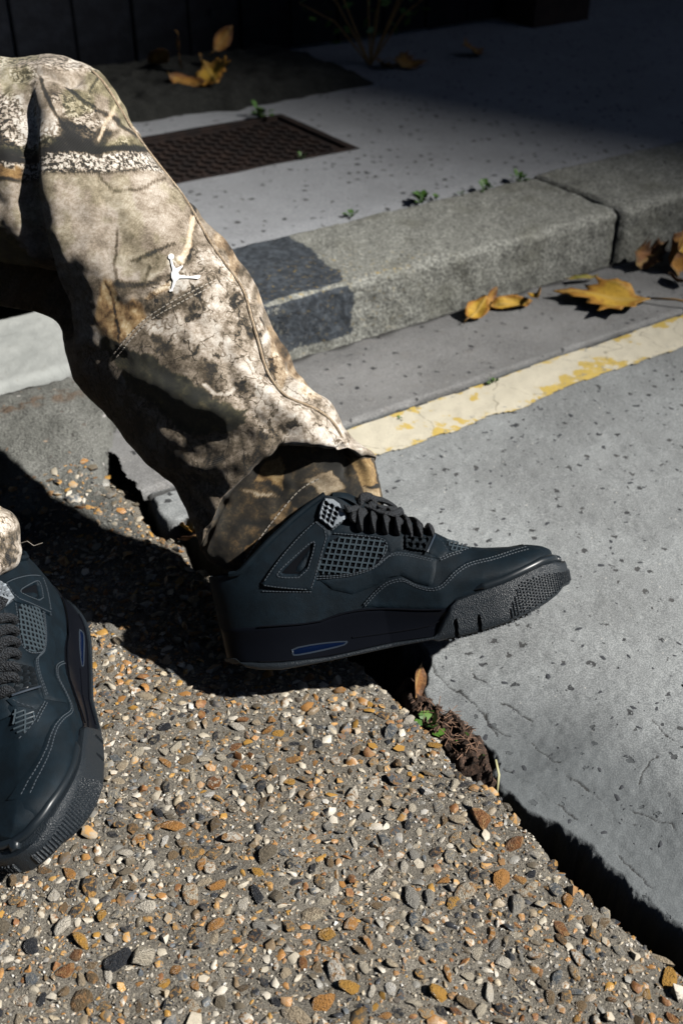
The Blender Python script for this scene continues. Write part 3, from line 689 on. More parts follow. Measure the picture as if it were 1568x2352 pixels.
# ------------------------------------------------------------------ the sneaker: drawn in side view, then given its real widths
A12 = math.radians(12.0); DN = 1.02; DY = .043; DC = DN + DY
_a0 = ((560+100/1.742)*.9186-784)*DN/FPX; _b0 = (1176-(1200+862/1.742)*.9186)*DN/FPX
def L(X, Y, y=-DY):
    px = (560+np.asarray(X, float)/1.742)*.9186; py = (1200+np.asarray(Y, float)/1.742)*.9186; d = DC+y
    a = (px-784)*d/FPX - _a0; b = (1176-py)*d/FPX - _b0
    return np.stack([math.cos(A12)*a+math.sin(A12)*b, -math.sin(A12)*a+math.cos(A12)*b], -1)
def curve(pts, y=-DY):
    q = np.array([L(*p, y) for p in pts]); i = np.argsort(q[:,0]); q = q[i]
    return lambda x: np.interp(x, q[:,0], q[:,1])
f_bot = curve([(40,790),(90,828),(150,836),(250,832),(470,788),(905,692),(930,700),(1100,658),(1240,612),(1340,568),(1400,538),(1460,500),(1490,470)], -.04)
f_sole = curve([(-40,660),(150,642),(400,620),(500,582),(600,561),(720,556),(850,560),(960,556),(1000,518),(1110,474),(1200,444),(1300,400),(1380,366),(1440,356),(1490,366)], -.035)
f_top = curve([(-60,420),(0,412),(75,402),(200,268),(300,175),(380,108),(440,66),(500,80),(560,120),(620,152),(700,185),(790,222),(850,235),(950,262),(1000,275),(1060,291),(1140,298),(1250,293),(1330,283),(1375,287),(1410,300),(1437,328),(1452,348)], 0.)
f_strip = curve([(-60,815),(60,808),(150,803),(240,798),(460,772),(740,708),(890,684),(960,668)], -.04)
XT = L(1500, 430, 0.)[0]; XH = L(-15, 700, 0.)[0]
def w_sole(x):
    w = np.interp(x, [XH, .03, .09, .14, .20, .245, .28, XT], [.036,.038,.039,.041,.052,.054,.053,.050])
    f = np.clip((x-(XT-.085))/.085, 0, 1); r = np.clip(((XH+.085)-x)/.085, 0, 1)
    return w*np.maximum(1-f**2.5, 0)**(1/2.1)*np.maximum(1-r**2.1, 0)**(1/2.0)
def w_up(x): return w_sole(np.clip(x*(XT-XH)/(XT-XH-.012), XH, XT))*.965
def y_up(x, z):
    zs = f_sole(x); zt = f_top(x) + np.interp(x, [.0,.10,.15,.20,.235,.26], [.075,.060,.030,.010,.003,.0015])
    t = np.clip((z-zs)/np.maximum(zt-zs, 1e-4), 0, 1)
    p = np.interp(x, [.1,.2,.26], [1.7,1.9,2.2])
    return -w_up(x)*np.maximum(1-t**p, 0)**.56*(.925+.075*sstep(0, .30, t))
def y_mid(x, z): return -(w_sole(x)*(1 - .05*np.sin(np.clip((z-f_strip(x))/np.maximum(f_sole(x)-f_strip(x), 1e-3), 0, 1)*math.pi)) - .0016)
def y_out(x, z): return -(w_sole(x) + .0012)
SP = {}                                              # name -> (mesh, mirrored too?)
def loft(x, ztop, zbot, w, nz=10, round_=.004, dome=0.0):
    """closed hull between zbot and ztop, width w on both sides"""
    rows = []
    for xi in x:
        zb, zt, ww = float(zbot(xi)), float(ztop(xi)), float(w(xi)); ring = []
        rr = min(round_, max(zt-zb, 1e-4)*.45)
        prof = [(max(ww-rr, ww*.5), zb), (ww-.3*min(rr, ww), zb+.3*rr)] + [(ww, zb+rr+(zt-zb-2*rr)*k/(nz-1)) for k in range(nz)] + [(ww-.3*min(rr, ww), zt-.3*rr), (max(ww-rr, ww*.5), zt)]
        ring = [(xi, -a, b) for a, b in prof] + [(xi, 0, zt+dome)] + [(xi, a, b) for a, b in prof[::-1]] + [(xi, 0, zb)]
        rows.append(ring)
    m = len(rows[0]); V = np.array(rows).reshape(-1, 3)
    F = [(i*m+k, i*m+(k+1) % m, (i+1)*m+(k+1) % m, (i+1)*m+k) for i in range(len(rows)-1) for k in range(m)]
    F += [tuple(range(m))[::-1], tuple((len(rows)-1)*m+k for k in range(m))]
    return V, F
def in_poly_patch(poly, yf, thick, sp=.0022, holes=(), edge=.0014, lift=0.0, rim=.35):
    """a panel cut to poly (x,z), laid on the surface yf, with rounded edges and real thickness"""
    poly = np.array(poly, float); holes = [np.array(h, float) for h in holes]
    def dens(p):
        o = []
        for a, b in zip(p, np.roll(p, -1, 0)):
            n = max(1, int(np.linalg.norm(b-a)/sp)); o += [a+(b-a)*k/n for k in range(n)]
        return np.array(o)
    loops = [dens(poly)] + [dens(h) for h in holes]
    P = []; E = []
    for lp in loops:
        s = len(P); P += list(lp); E += [(s+i, s+(i+1) % len(lp)) for i in range(len(lp))]
    nb = len(P)
    lo = poly.min(0); hi = poly.max(0); gx, gz = np.meshgrid(np.arange(lo[0], hi[0], sp), np.arange(lo[1], hi[1], sp*.9), indexing='ij')
    gx = gx + (np.arange(gx.shape[1]) % 2)*sp*.5
    gx = gx.ravel(); gz = gz.ravel(); k = inside(gx, gz, poly)
    for h in holes: k &= ~inside(gx, gz, h)
    D = np.full(gx.shape, 1e9)
    for lp in [poly]+holes: D = np.minimum(D, seg_dist(gx, gz, list(lp), True))
    k &= D > sp*.45; P += list(np.stack([gx[k], gz[k]], -1))
    v, e, f, *_ = delaunay_2d_cdt([Vector(p) for p in P], E, [], 0, 1e-6)
    v = np.array([q[:] for q in v]); F = []
    for t in f:
        c = v[list(t)].mean(0); cx_ = np.array([c[0]]); cz_ = np.array([c[1]])
        if inside(cx_, cz_, poly)[0] and not any(inside(cx_, cz_, h)[0] for h in holes): F.append(tuple(t))
    D = np.full(len(v), 1e9)
    for lp in [poly]+holes: D = np.minimum(D, seg_dist(v[:,0], v[:,1], list(lp), True))
    off = thick*(rim+(1-rim)*np.sqrt(np.clip(1-(1-np.clip(D/edge, 0, 1))**2, 0, 1))) + lift
    y = yf(v[:,0], v[:,1]); top = np.stack([v[:,0], y-off, v[:,1]], -1); bot = np.stack([v[:,0], y+.0006-lift*0, v[:,1]], -1)
    # edge walls
    cnt = {}
    for t in F:
        for a, b in zip(t, t[1:]+t[:1]): cnt[(a,b)] = cnt.get((a,b), 0)+1
    n = len(v); W = [(a, b, b+n, a+n) for (a, b) in cnt if (b, a) not in cnt]
    # orientation: outward is -y
    t0 = F[0]; a, b, c = v[t0[0]], v[t0[1]], v[t0[2]]
    if (b[0]-a[0])*(c[1]-a[1])-(b[1]-a[1])*(c[0]-a[0]) < 0: F = [t[::-1] for t in F]; W = [w[::-1] for w in W]
    W = [w[::-1] for w in W]
    return np.concatenate([top, bot]), F + W
def shoe_part(name, V, F, mat, mirror=False, smooth=True, sharp=40):
    me = bpy.data.meshes.new(name); me.from_pydata([tuple(map(float, q)) for q in V], [], [tuple(int(i) for i in f) for f in F]); me.materials.append(mat)
    bm = bmesh.new(); bm.from_mesh(me); bmesh.ops.recalc_face_normals(bm, faces=bm.faces); bm.to_mesh(me); bm.free()
    if smooth: me.polygons.foreach_set('use_smooth', np.ones(len(me.polygons), bool)); me.set_sharp_from_angle(angle=math.radians(sharp))
    SP.setdefault(name, []).append((me, mirror))
def Ls(pts, y=-DY): return [L(*p, y) for p in pts]
def smooth_poly(pts, it=2, closed=True, keep=()):
    p = np.array(pts, float)
    for _ in range(it):
        if closed: q = np.empty((2*len(p), 2)); n = np.roll(p, -1, 0); q[0::2] = .75*p+.25*n; q[1::2] = .25*p+.75*n; p = q
        else:
            q = [p[0]]
            for a, b in zip(p[:-1], p[1:]): q += [.75*a+.25*b, .25*a+.75*b]
            p = np.array(q + [p[-1]])
    return p
# materials
def nubuck(name, c, r=.62):
    m = Mat(name); n = m.noise(60, 4, .6); g = m.noise(1500, 2, .6); s = m.noise(22, 3, .6, dist=.8)
    col = m.mix(m.step(n, .35, .7), tuple(v*.78 for v in c), tuple(v*1.25 for v in c))
    col = m.mix(m.math('MULTIPLY', m.step(s, .54, .74), .55), col, tuple(v*2.1 for v in c)); col = m.mix(m.math('MULTIPLY', m.step(g, .5, .75), .35), col, tuple(v*2.0 for v in c))
    return m.fin(col, r, m.bump(m.math('ADD', m.math('MULTIPLY', g, .5), n), .0005), Specular_IOR_Level=.20, Sheen_Weight=.0)
M_nub = nubuck('black_nubuck', (.0030,.0080,.0128)); M_nub2 = nubuck('black_nubuck_overlay', (.0035,.0092,.0146))
M_lin = plain('black_lining', (.004,.005,.007), .9, Specular_IOR_Level=.08)
mm = Mat('black_rubber'); _g = mm.vor(900); M_rub = mm.fin((.011,.0165,.0225), .48, mm.bump(_g, .0006, .8))
M_gloss = plain('glossy_black_plastic', (.005,.006,.009), .30, Specular_IOR_Level=.16)
M_rim = plain('smooth_black_rubber', (.010,.015,.020), .36)
M_pol = plain('polished_gunmetal_plastic', (.34,.38,.42), .36, Metallic=.45)
M_blk = plain('gloss_black_eyelet', (.012,.015,.018), .2)
M_bub = plain('blue_air_bubble', (.002,.006,.024), .15)
M_bubf = plain('clear_bubble_rim', (.03,.04,.055), .25)
M_net = plain('rubber_netting', (.038,.054,.066), .40)
M_thr = plain('grey_thread', (.045,.058,.072), .7)
mm = Mat('lace_cotton'); _wv = mm.n('TexWave', {'Vector': mm.obj, 'Scale': 420, 'Distortion': 1.5}, bands_direction='DIAGONAL').outputs['Fac']; _w2 = mm.vor(700)
M_lace = mm.fin(mm.mix(mm.step(_w2, .2, .7), (.019,.024,.031), (.003,.004,.006)), .75, mm.bump(_w2, .0012))

# --- upper hull
xs_ = np.concatenate([XH+.002+np.linspace(0, .03, 10)**1.0, np.linspace(XH+.036, XT-.075, 60), XT-.011-.064*(1-np.linspace(0, 1, 26)**.6)[1:]])
rows = []
NS = 22
for x in xs_:
    zs = f_sole(x)-.004; zt = max(f_top(x), zs+.003); h = np.linspace(0, 1, NS); h = 1-(1-h)**1.5
    z = zs+(zt-zs)*h; y = y_up(x, z); ring = [(x, a, b) for a, b in zip(y, z)]
    yt = y[-1]; cap = []
    dip = np.interp(x, [.06,.105,.125], [-.014,-.010,.004]) if x < .21 else 0.0
    for k in range(1, 8):
        s = k/8; cap.append((x, yt*(1-2*s), zt + dip*math.sin(math.pi*s)))
    rows.append(ring + cap + [(a, -b, c) for a, b, c in ring[::-1]])
m_ = len(rows[0]); V = np.array(rows).reshape(-1, 3)
F = [(i*m_+k, i*m_+k+1, (i+1)*m_+k+1, (i+1)*m_+k) for i in range(len(rows)-1) for k in range(m_-1)]
F += [tuple(range(m_)), tuple((len(rows)-1)*m_+k for k in range(m_))[::-1]]
UPPER = (V, F)
# --- soles
xo = np.concatenate([XH+np.linspace(0, .03, 14)**1.0, np.linspace(XH+.032, XT-.08, 260), XT-.08*(1-np.linspace(0, 1, 40)**.55)[1:]]); xo[0] += 2e-4
XB0 = L(905, 690)[0]; XB1 = L(990, 540)[0]
def out_top(x):
    a = f_strip(x); b = f_sole(x)
    return a + (b-a)*sstep(XB0, XB1, x)
notch = [L(1000, 640)[0], L(1096, 600)[0]]
def w_out(x):
    return w_sole(x) + .0012
xs2 = xo[xo > .0]
V, F = loft(xo, out_top, f_bot, w_out, nz=8, round_=.0045); V = np.array(V)
for nx_ in notch:                                    # two cut grooves in the lower edge
    k = (np.abs(V[:,0]-nx_ - (V[:,2]-f_bot(V[:,0]))*.12) < .0016) & (V[:,2] < f_bot(V[:,0])+.016) & (np.abs(V[:,1]) > .02); V[k,1] *= .90
shoe_part('outsole', V, F, M_rub)
xm = xo[(xo > XH+.0015) & (xo < XB1+.012)]
V, F = loft(xm, lambda x: f_sole(x)+.0005, lambda x: f_strip(x)-.003, lambda x: abs(y_mid(x, f_strip(x))), nz=14, round_=.003); V = np.array(V)
t = np.clip((V[:,2]-f_strip(V[:,0]))/np.maximum(f_sole(V[:,0])-f_strip(V[:,0]), 1e-3), 0, 1); V[:,1] *= 1-.05*np.sin(t*math.pi)
shoe_part('midsole', V, F, M_gloss)
# tread bars below the ball
b = MB()
for X in np.arange(960, 1400, 26):
    x, _ = L(X, 600); z = f_bot(x)
    for y in np.arange(-.044, .046, .011):
        if abs(y) < w_sole(x)-.006: b.box((x, y, z-.0006), (.0019,.0012,0), (-.0012,.0034,0), (0,0,.0016))
shoe_part('tread', np.concatenate(b.V), b.F, M_rub, smooth=False)
# textured toe block: little pyramids
blk = Ls([(1238,545),(1248,515),(1295,478),(1370,430),(1448,384),(1480,400),(1492,440),(1480,470),(1400,528),(1340,556),(1262,568)])
blk = np.array(blk); b = MB(); zlo = blk.min(0); zhi = blk.max(0)
arc_x = np.arange(zlo[0], XT-.0006, .0001); ww = w_out(arc_x); arc = np.concatenate([[0], np.cumsum(np.hypot(np.diff(arc_x), np.diff(ww)))])
for i, sarc in enumerate(np.arange(0, arc[-1]+.03, .0031)):
    x = float(np.interp(sarc, arc, arc_x)); 
    for j in range(9):
        zb_ = f_bot(x)+.0035; zt_ = np.interp(x, [zlo[0], zlo[0]+.012, XT], [f_bot(zlo[0])+.012, f_sole(x)-.006, f_sole(XT)-.008])
        z = zb_ + (zt_-zb_)*(j+.5*(i % 2)+.25)/9
        if zt_-zb_ < .003: continue
        y = -float(w_out(x)); e = 2e-4; dy = (float(w_out(min(x+e, XT)))-float(w_out(x-e)))/(2*e) if x+e < XT else -8
        nrm = np.array([-dy, -1, 0.]); nrm[0] = -dy; nrm = np.array([-dy*1.0, -1.0, 0]); nrm /= np.linalg.norm(nrm); tg = np.array([nrm[1], -nrm[0], 0])
        c = np.array([x, y, z]); q = .00135
        b.add([c-tg*q, c+np.array([0,0,q]), c+tg*q, c-np.array([0,0,q]), c+nrm*.0016], [(0,1,4),(1,2,4),(2,3,4),(3,0,4)])
shoe_part('toe_texture', np.concatenate(b.V), b.F, M_rub, mirror=True, smooth=False)
# glossy rim round the toe
P = []
rx = np.concatenate([np.linspace(L(1085,480)[0], XT-.06, 30), XT-.007-.053*(1-np.linspace(0, 1, 30)**.55)[1:]])
for x in rx: P.append((x, float(y_up(x, f_sole(x)+.002))-.0008, float(f_sole(x))+.0022))
P = P + [(a, -b_, c) for a, b_, c in P[::-1]]
b = MB(); r_ = np.full(len(P), .0043); r_[:8] = np.linspace(.0008, .0043, 8); r_[-8:] = r_[:8][::-1]; b.tube(P, r_, n=12, up=(0,0,1)); shoe_part('toe_rim', np.concatenate(b.V), b.F, M_rim)
# --- overlays
ov = {}
ov['toe_overlay'] = Ls([(600,552),(632,512),(664,478),(692,452),(722,432),(770,420),(800,434),(830,450),(890,466),(930,456),(958,430),(985,400),(1016,376),(1050,356),(1100,342),(1160,331),(1260,302),(1330,286)], -.035) + Ls([(1385,300),(1425,340),(1436,354),(1380,372),(1300,402),(1200,444),(1110,474),(1000,518),(962,554),(850,558),(720,554)], -.03)
ov['quarter_overlay'] = Ls([(588,412),(640,392),(668,374),(700,346),(724,322),(750,312),(800,316),(862,330),(926,346),(920,400),(906,452),(890,461),(830,445),(772,416),(722,427),(690,446),(640,470),(560,500),(470,480),(420,440),(480,430),(540,424)])
ov['eyestay'] = Ls([(474,224),(520,186),(545,168),(600,196),(660,214),(720,230),(790,238),(786,300),(880,318),(925,330),(926,342),(862,326),(800,311),(750,307),(722,317),(712,300),(708,280),(690,258),(600,247),(478,234)])
ov['vamp_side'] = Ls([(926,240),(955,258),(968,290),(975,312),(940,338),(928,344),(884,312)], -.03)
wing = Ls([(402,174),(430,196),(460,222),(466,236),(430,340),(398,448),(386,484),(372,488),(250,480),(172,470),(156,452),(196,392),(250,322),(330,232)])
tri_o = smooth_poly(Ls([(384,258),(398,280),(352,424),(236,424),(228,402)]), 1); tri_i = smooth_poly(Ls([(378,276),(386,290),(345,412),(252,412),(248,404)]), 1)
mesh_p = smooth_poly(Ls([(474,236),(690,256),(706,278),(704,308),(664,368),(630,394),(560,408),(396,420),(420,350)]), 2)
for nme, pl in ov.items():
    V, F = in_poly_patch(pl, y_up, .0013 if nme != 'eyestay' else .0011); shoe_part(nme, V, F, M_nub2, mirror=True)
V, F = in_poly_patch(wing, y_up, .0026, holes=[tri_i]); shoe_part('lace_wing', V, F, M_nub2, mirror=True)
V, F = in_poly_patch(tri_i, y_up, .0004, lift=-.0001); shoe_part('wing_recess', V, F, M_lin, mirror=True)
ti = smooth_poly(Ls([(372,300),(374,312),(344,400),(300,404)]), 1)
V, F = in_poly_patch(ti, y_up, .0016); shoe_part('wing_inset', V, F, M_nub, mirror=True)
V, F = in_poly_patch(mesh_p, y_up, .0002, lift=.0); shoe_part('netting_backing', V, F, M_lin, mirror=True)
def surf_path(pts, yf, lift, closed=False, it=1, y=-DY, step=.0008):
    p = smooth_poly(Ls(pts, y), it, closed) if it else np.array(Ls(pts, y))
    if closed: p = np.vstack([p, p[:1]])
    d = np.concatenate([[0], np.cumsum(np.linalg.norm(np.diff(p, axis=0), axis=1))]); s = np.arange(0, d[-1], step)
    x = np.interp(s, d, p[:,0]); z = np.interp(s, d, p[:,1]); return np.stack([x, yf(x, z)-lift, z], -1)
def bars(poly, dirs, pitch, yf, r, lift):
    b = MB(); c = poly.mean(0)
    for ang in dirs:
        u = np.array([math.cos(ang), math.sin(ang)]); n = np.array([-u[1], u[0]])
        for k in range(-16, 17):
            s = np.arange(-.09, .09, .0012); q = c + np.outer(s, u) + n*k*pitch
            ins = inside(q[:,0], q[:,1], poly)
            i = 0
            while i < len(q):
                if ins[i]:
                    j = i
                    while j+1 < len(q) and ins[j+1]: j += 1
                    if j-i > 1:
                        x, z = q[i:j+1,0], q[i:j+1,1]; b.tube(np.stack([x, yf(x, z)-lift, z], -1), r, n=6, up=(0,1,0))
                    i = j+1
                else: i += 1
    return b
b = bars(mesh_p, (math.radians(-17.5), math.radians(61.5)), .00545, y_up, .00098, .0011); shoe_part('netting', np.concatenate(b.V), b.F, M_net, mirror=True)
vm = np.array(Ls([(962,256),(1020,272),(1085,292),(1040,304),(988,314),(976,296)], -.022))
b = bars(vm, (math.radians(-22), math.radians(50)), .0040, y_up, .0009, .0008); shoe_part('vamp_netting', np.concatenate(b.V), b.F, M_net, mirror=True)
# upper moulded eyelet with square holes
def quad_holes(q, nu, nv, fr, skip=()):
    q = np.array(q); o = []
    for i in range(nu):
        for j in range(nv):
            if (i,j) in skip: continue
            u0, u1 = (i+fr)/nu, (i+1-fr)/nu; v0, v1 = (j+fr)/nv, (j+1-fr)/nv
            def P(u, v): return (q[0]*(1-u)+q[1]*u)*(1-v) + (q[3]*(1-u)+q[2]*u)*v
            o.append(smooth_poly([P(u0,v0), P(u1,v0), P(u1,v1), P(u0,v1)], 1))
    return o
eq = Ls([(432,82),(506,112),(470,210),(412,168)]); ep = Ls([(438,78),(474,82),(502,102),(512,126),(534,150),(542,166),(470,214),(410,168),(416,120),(426,92)])
V, F = in_poly_patch(ep, y_up, .0046, sp=.0014, holes=quad_holes(Ls([(434,88),(506,122),(474,204),(418,162)]), 3, 4, .17), edge=.0012); shoe_part('upper_eyelet', V, F, M_pol, mirror=True)
V, F = in_poly_patch(ep, y_up, .0012, sp=.003); shoe_part('eyelet_backing', V, F, M_lin, mirror=True)
lp = Ls([(788,236),(850,250),(920,242),(900,276),(882,314),(835,308),(790,300)])
V, F = in_poly_patch(lp, y_up, .0042, sp=.0014, holes=quad_holes(Ls([(796,244),(905,252),(875,304),(796,294)]), 3, 2, .2), edge=.0012); shoe_part('lower_eyelet', V, F, M_blk, mirror=True)
b = MB(); b.tube(surf_path([(922,240),(902,276),(880,316)], y_up, .0046, y=-.035), .0011, n=6); shoe_part('lower_eyelet', np.concatenate(b.V), b.F, M_bubf, mirror=True)
# air window
wp = smooth_poly(Ls([(290,738),(400,716),(536,703),(540,712),(520,728),(400,756),(302,774),(294,764)]), 1); wi = smooth_poly(Ls([(300,742),(400,722),(526,709),(530,714),(515,723),(400,749),(306,767),(301,760)]), 1)
V, F = in_poly_patch(wp, y_mid, .0012, holes=[wi], sp=.0018); shoe_part('air_window_frame', V, F, M_bubf, mirror=True)
V, F = in_poly_patch(wi, y_mid, .0004, sp=.0018); shoe_part('air_bubble', V, F, M_bub, mirror=True)
# moulded lines on the midsole
b = MB()
for pth in ([(150,645),(400,626),(500,588),(600,567),(720,562),(850,566),(950,562)], [(560,690),(720,668),(880,640),(940,612)], [(150,800),(240,795),(460,769),(740,704),(890,681)]):
    b.tube(surf_path(pth, y_mid, .0004), .0008, n=6)
shoe_part('midsole_line', np.concatenate(b.V), b.F, M_gloss, mirror=True)
# stitching
def stitches(paths):
    b = MB()
    for pts, kw, lift in paths:
        P = surf_path(pts, y_up, lift, **kw); pitch = 4; i = 0
        while i+3 < len(P):
            a, c = P[i], P[i+2]; d = (c-a); L_ = np.linalg.norm(d)
            if L_ > 1e-6:
                d /= L_; n_ = np.array([0,-1,0.]); s_ = np.cross(d, n_); s_ /= np.linalg.norm(s_)+1e-9
                b.box((a+c)/2, d*.00110, s_*.00042, n_*.00042)
            i += pitch
    return b
o1 = [(610,540),(640,504),(668,476),(695,452),(724,437),(770,427),(800,440),(830,456),(890,472),(934,461),(962,436),(989,406),(1020,382),(1052,363),(1102,349),(1162,338),(1262,309),(1340,291)]
o2 = [(x+5, y+9) for x, y in o1]
i1 = [(402,433),(480,428),(560,418),(640,393),(668,376),(704,346),(728,323),(752,318),(800,322),(862,336),(920,350)]
i2 = [(402,422)] + [(x+3, y-8) if k < 6 else (x, y+8) for k, (x, y) in enumerate(i1)][1:]
paths = [(o1, {'y': -.035}, .0014), (o2, {'y': -.035}, .0014), (i1, {}, .0014), (i2, {}, .0014),
  ([(480,233),(600,243),(692,254),(712,276),(710,310),(668,374),(640,390)], {}, .0012), ([(398,184),(452,228),(422,330),(392,440),(378,476)], {}, .0028), ([(390,188),(330,244),(250,334),(200,402),(168,452)], {}, .0028),
  (list(map(tuple, [(386,264),(398,282),(352,428),(234,428),(228,408),(300,340)])), {'closed': True}, .0028), ([(174,462),(250,472),(372,480)], {}, .0028),
  ([(474,216),(520,180),(540,168)], {}, .0012), ([(934,338),(978,318),(1040,304),(1090,292)], {'y': -.025}, .0012), ([(938,346),(982,326),(1044,311)], {'y': -.025}, .0012),
  ([(932,250),(952,268),(966,296),(974,312)], {'y': -.03}, .0015), ([(165,488),(280,490),(392,490)], {}, .0006)]
b = stitches(paths); shoe_part('stitching', np.concatenate(b.V), b.F, M_thr, mirror=True, smooth=False)
# collar edge, tongue, laces
b = MB(); P = []
for X, Y in smooth_poly([(20,408),(75,402),(200,270),(300,177),(380,112),(440,70)], 2, False):
    x, z = L(X, Y, -.03); z = f_top(x); P.append((x, float(y_up(x, z)), z))
b.tube(P, .0032, n=8); shoe_part('collar', np.concatenate(b.V), b.F, M_nub, mirror=True)
b = MB(); P = []; 
tg = smooth_poly([(470,60),(520,60),(580,95),(640,120),(740,160),(860,215),(960,262)], 2, False)
for X, Y in tg: q = L(X, Y, 0.); P.append((q[0], 0, q[1]-.004))
b.tube(P, np.linspace(.024, .019, len(P)), n=16, up=(0,0,1), flat=.30); shoe_part('tongue', np.concatenate(b.V), b.F, M_nub)
def lace(pts, r=.0036, flat=.62):
    p = np.array(pts, float)
    for _ in range(3):
        q = [p[0]]
        for a, c in zip(p[:-1], p[1:]): q += [.75*a+.25*c, .25*a+.75*c]
        p = np.array(q+[p[-1]])
    b = MB(); b.tube(p, r, n=10, up=(1,0,.3), flat=flat); shoe_part('lace', np.concatenate(b.V), b.F, M_lace)
for k, X in enumerate((585, 640, 695, 748)):
    x, z = L(X, 205+6*k, -.028); xt_, zt_ = L(X+34, 140+22*k, 0.)
    for sgn, dx in ((1, .0), (-1, .010)):
        y0 = abs(float(y_up(x, z)))
        lace([(x, -sgn*(y0-.002), z-.002), (x+.002, -sgn*(y0+.006), z+.001), (x+.004+dx*.2, -sgn*(y0+.001), z+.011), (x+.008+dx*.6, -sgn*.012, zt_+.005), (x+.012+dx, sgn*.006, zt_+.004), (x+.015+dx, sgn*.016, zt_-.002)], .0050, .55)
for k, X in enumerate((806, 850, 902)):
    x, z = L(X, 228+4*k, -.026); xt_, zt_ = L(X+8, 196+16*k, 0.)
    y0 = abs(float(y_up(x, z)))
    lace([(x, -y0-.0015, z-.003), (x+.001, -y0-.0045, z+.004), (x+.002, -.014, zt_+.004), (x+.002, 0, zt_+.006), (x+.002, .014, zt_+.004), (x+.001, y0+.0045, z+.004), (x, y0+.0015, z-.003)], .0050, .55)
e0 = L(530, 126, -.036); e1 = L(560, 165, -.030); k0 = L(612, 112, -.01); k1 = L(655, 108, -.004)
lace([(e0[0], -.037, e0[1]), ((e0[0]+e1[0])/2, -.036, (e0[1]+e1[1])/2+.005), (e1[0], -.030, e1[1]+.006), (k0[0], -.013, k0[1])], .0046)
lace([(e0[0]+.006, -.034, e0[1]-.004), (e1[0]-.002, -.034, e1[1]-.002), (e1[0]+.006, -.030, e1[1]), (k0[0]+.006, -.012, k0[1]-.004)], .0050)
lace([(k0[0]-.006, -.016, k0[1]-.002), (k0[0]-.003, -.020, k0[1]+.007), (k0[0]+.006, -.014, k0[1]+.009), (k0[0]+.010, -.012, k0[1]+.001), (k0[0]+.004, -.018, k0[1]-.004), (k0[0]-.006, -.014, k0[1]-.001)], .0050, .8)
lace([(k0[0]+.004, -.012, k0[1]+.004), (k1[0], .004, k1[1]+.008), (k1[0]+.014, .012, k1[1]+.000), (k1[0]+.022, .010, k1[1]-.010), (k1[0]+.014, -.004, k1[1]-.008), (k0[0]+.004, -.010, k0[1])], .0042)
lace([(e0[0], .037, e0[1]), (e1[0], .030, e1[1]+.006), (k0[0], .006, k0[1]+.004), (k0[0]+.004, -.008, k0[1]+.002)], .0046)
lace([(k0[0], -.018, k0[1]-.002), (k0[0]+.012, -.026, k0[1]-.010), (k0[0]+.026, -.024, k0[1]-.014), (k0[0]+.034, -.014, k0[1]-.012)], .0040)

UP_ME = None
def make_sneaker(M, parent, label=None):
    global UP_ME
    if UP_ME is None:
        shoe_part('sneaker', *UPPER, M_nub); UP_ME = SP.pop('sneaker')[0][0]
    sn = link('sneaker', UP_ME, None, parent); sn.matrix_world = M
    if label: sn['label'] = label
    for nme, lst in SP.items():
        for me, mir in lst:
            o = link(nme, me, None, sn)
            if mir: o2 = link(nme, me, None, sn); o2.scale = (1, -1, 1)
    return sn
def pose(X, Y, Z, O): 
    m = Matrix.Identity(4)
    for i, c in enumerate((X, Y, Z, O)):
        for j in range(3): m[j][i] = float(c[j])
    return m
SX = math.cos(A12)*CR + math.sin(A12)*CU; SZ = -math.sin(A12)*CR + math.cos(A12)*CU
SO = CC + CF*DC + CR*_a0 + CU*_b0
SHOE1 = pose(SX, CF, SZ, SO)
# ------------------------------------------------------------------ the seated person: a continuous body, camouflage trousers, sneakers
def skin_figure(name, verts, edges, radii, mat, parent=None, sub=2):
    me = bpy.data.meshes.new(name); me.from_pydata([tuple(map(float, v)) for v in verts], edges, []); me.materials.append(mat)
    o = link(name, me, None, parent); md = o.modifiers.new('skin', 'SKIN'); md.use_smooth_shade = True
    for i, r in enumerate(radii): me.skin_vertices[0].data[i].radius = (r, r)
    me.skin_vertices[0].data[0].use_root = True
    s = o.modifiers.new('sub', 'SUBSURF'); s.levels = s.render_levels = sub
    return o
M_skin = plain('skin', (.30,.17,.11), .55)
kneeL = at(150, 400, 1.10); ankL = at(725, 1180, 1.085); kneeR = at(-560, 400, 1.02); ankR = at(-60, 1330, 1.03)
hipL = np.array([-.76, 1.25, .36]); hipR = np.array([-.88, 1.06, .36]); pel = np.array([-.92, 1.20, .38]); 
toeL = SO + SX*.20 + SZ*.035; heelL = SO + SX*.095 + SZ*.05
SHOE2 = pose((.1783,-.9839,.0111), (.8904,.1661,.4238), (-.4189,-.0657,.9057), (-.2953,.8614,.0015))
toeR = np.array(SHOE2 @ Vector((.20,0,.035))); heelR = np.array(SHOE2 @ Vector((.095,0,.05)))
up = np.array([0,0,1.]); fw = np.array([.82,-.55,0]); lf = np.array([.55,.82,0])
chest = pel + up*.40 - fw*.05; neck = chest + up*.15; head = neck + up*.13 + fw*.02
bv = [pel, hipL, kneeL, ankL, heelL*.5+ankL*.5, toeL, hipR, kneeR, ankR, heelR*.5+ankR*.5, toeR, pel+up*.2, chest, neck, head, head+up*.09,
      chest+lf*.17+up*.06, chest+lf*.22-up*.22-fw*.05, chest+lf*.12-up*.32+fw*.14, chest-lf*.17+up*.06, chest-lf*.22-up*.22-fw*.05, chest-lf*.12-up*.32+fw*.14]
be = [(0,1),(1,2),(2,3),(3,4),(4,5),(0,6),(6,7),(7,8),(8,9),(9,10),(0,11),(11,12),(12,13),(13,14),(14,15),(12,16),(16,17),(17,18),(12,19),(19,20),(20,21)]
br = [.10,.060,.045,.020,.016,.016,.060,.045,.020,.016,.016,.10,.11,.05,.085,.07,.055,.04,.03,.055,.04,.03]
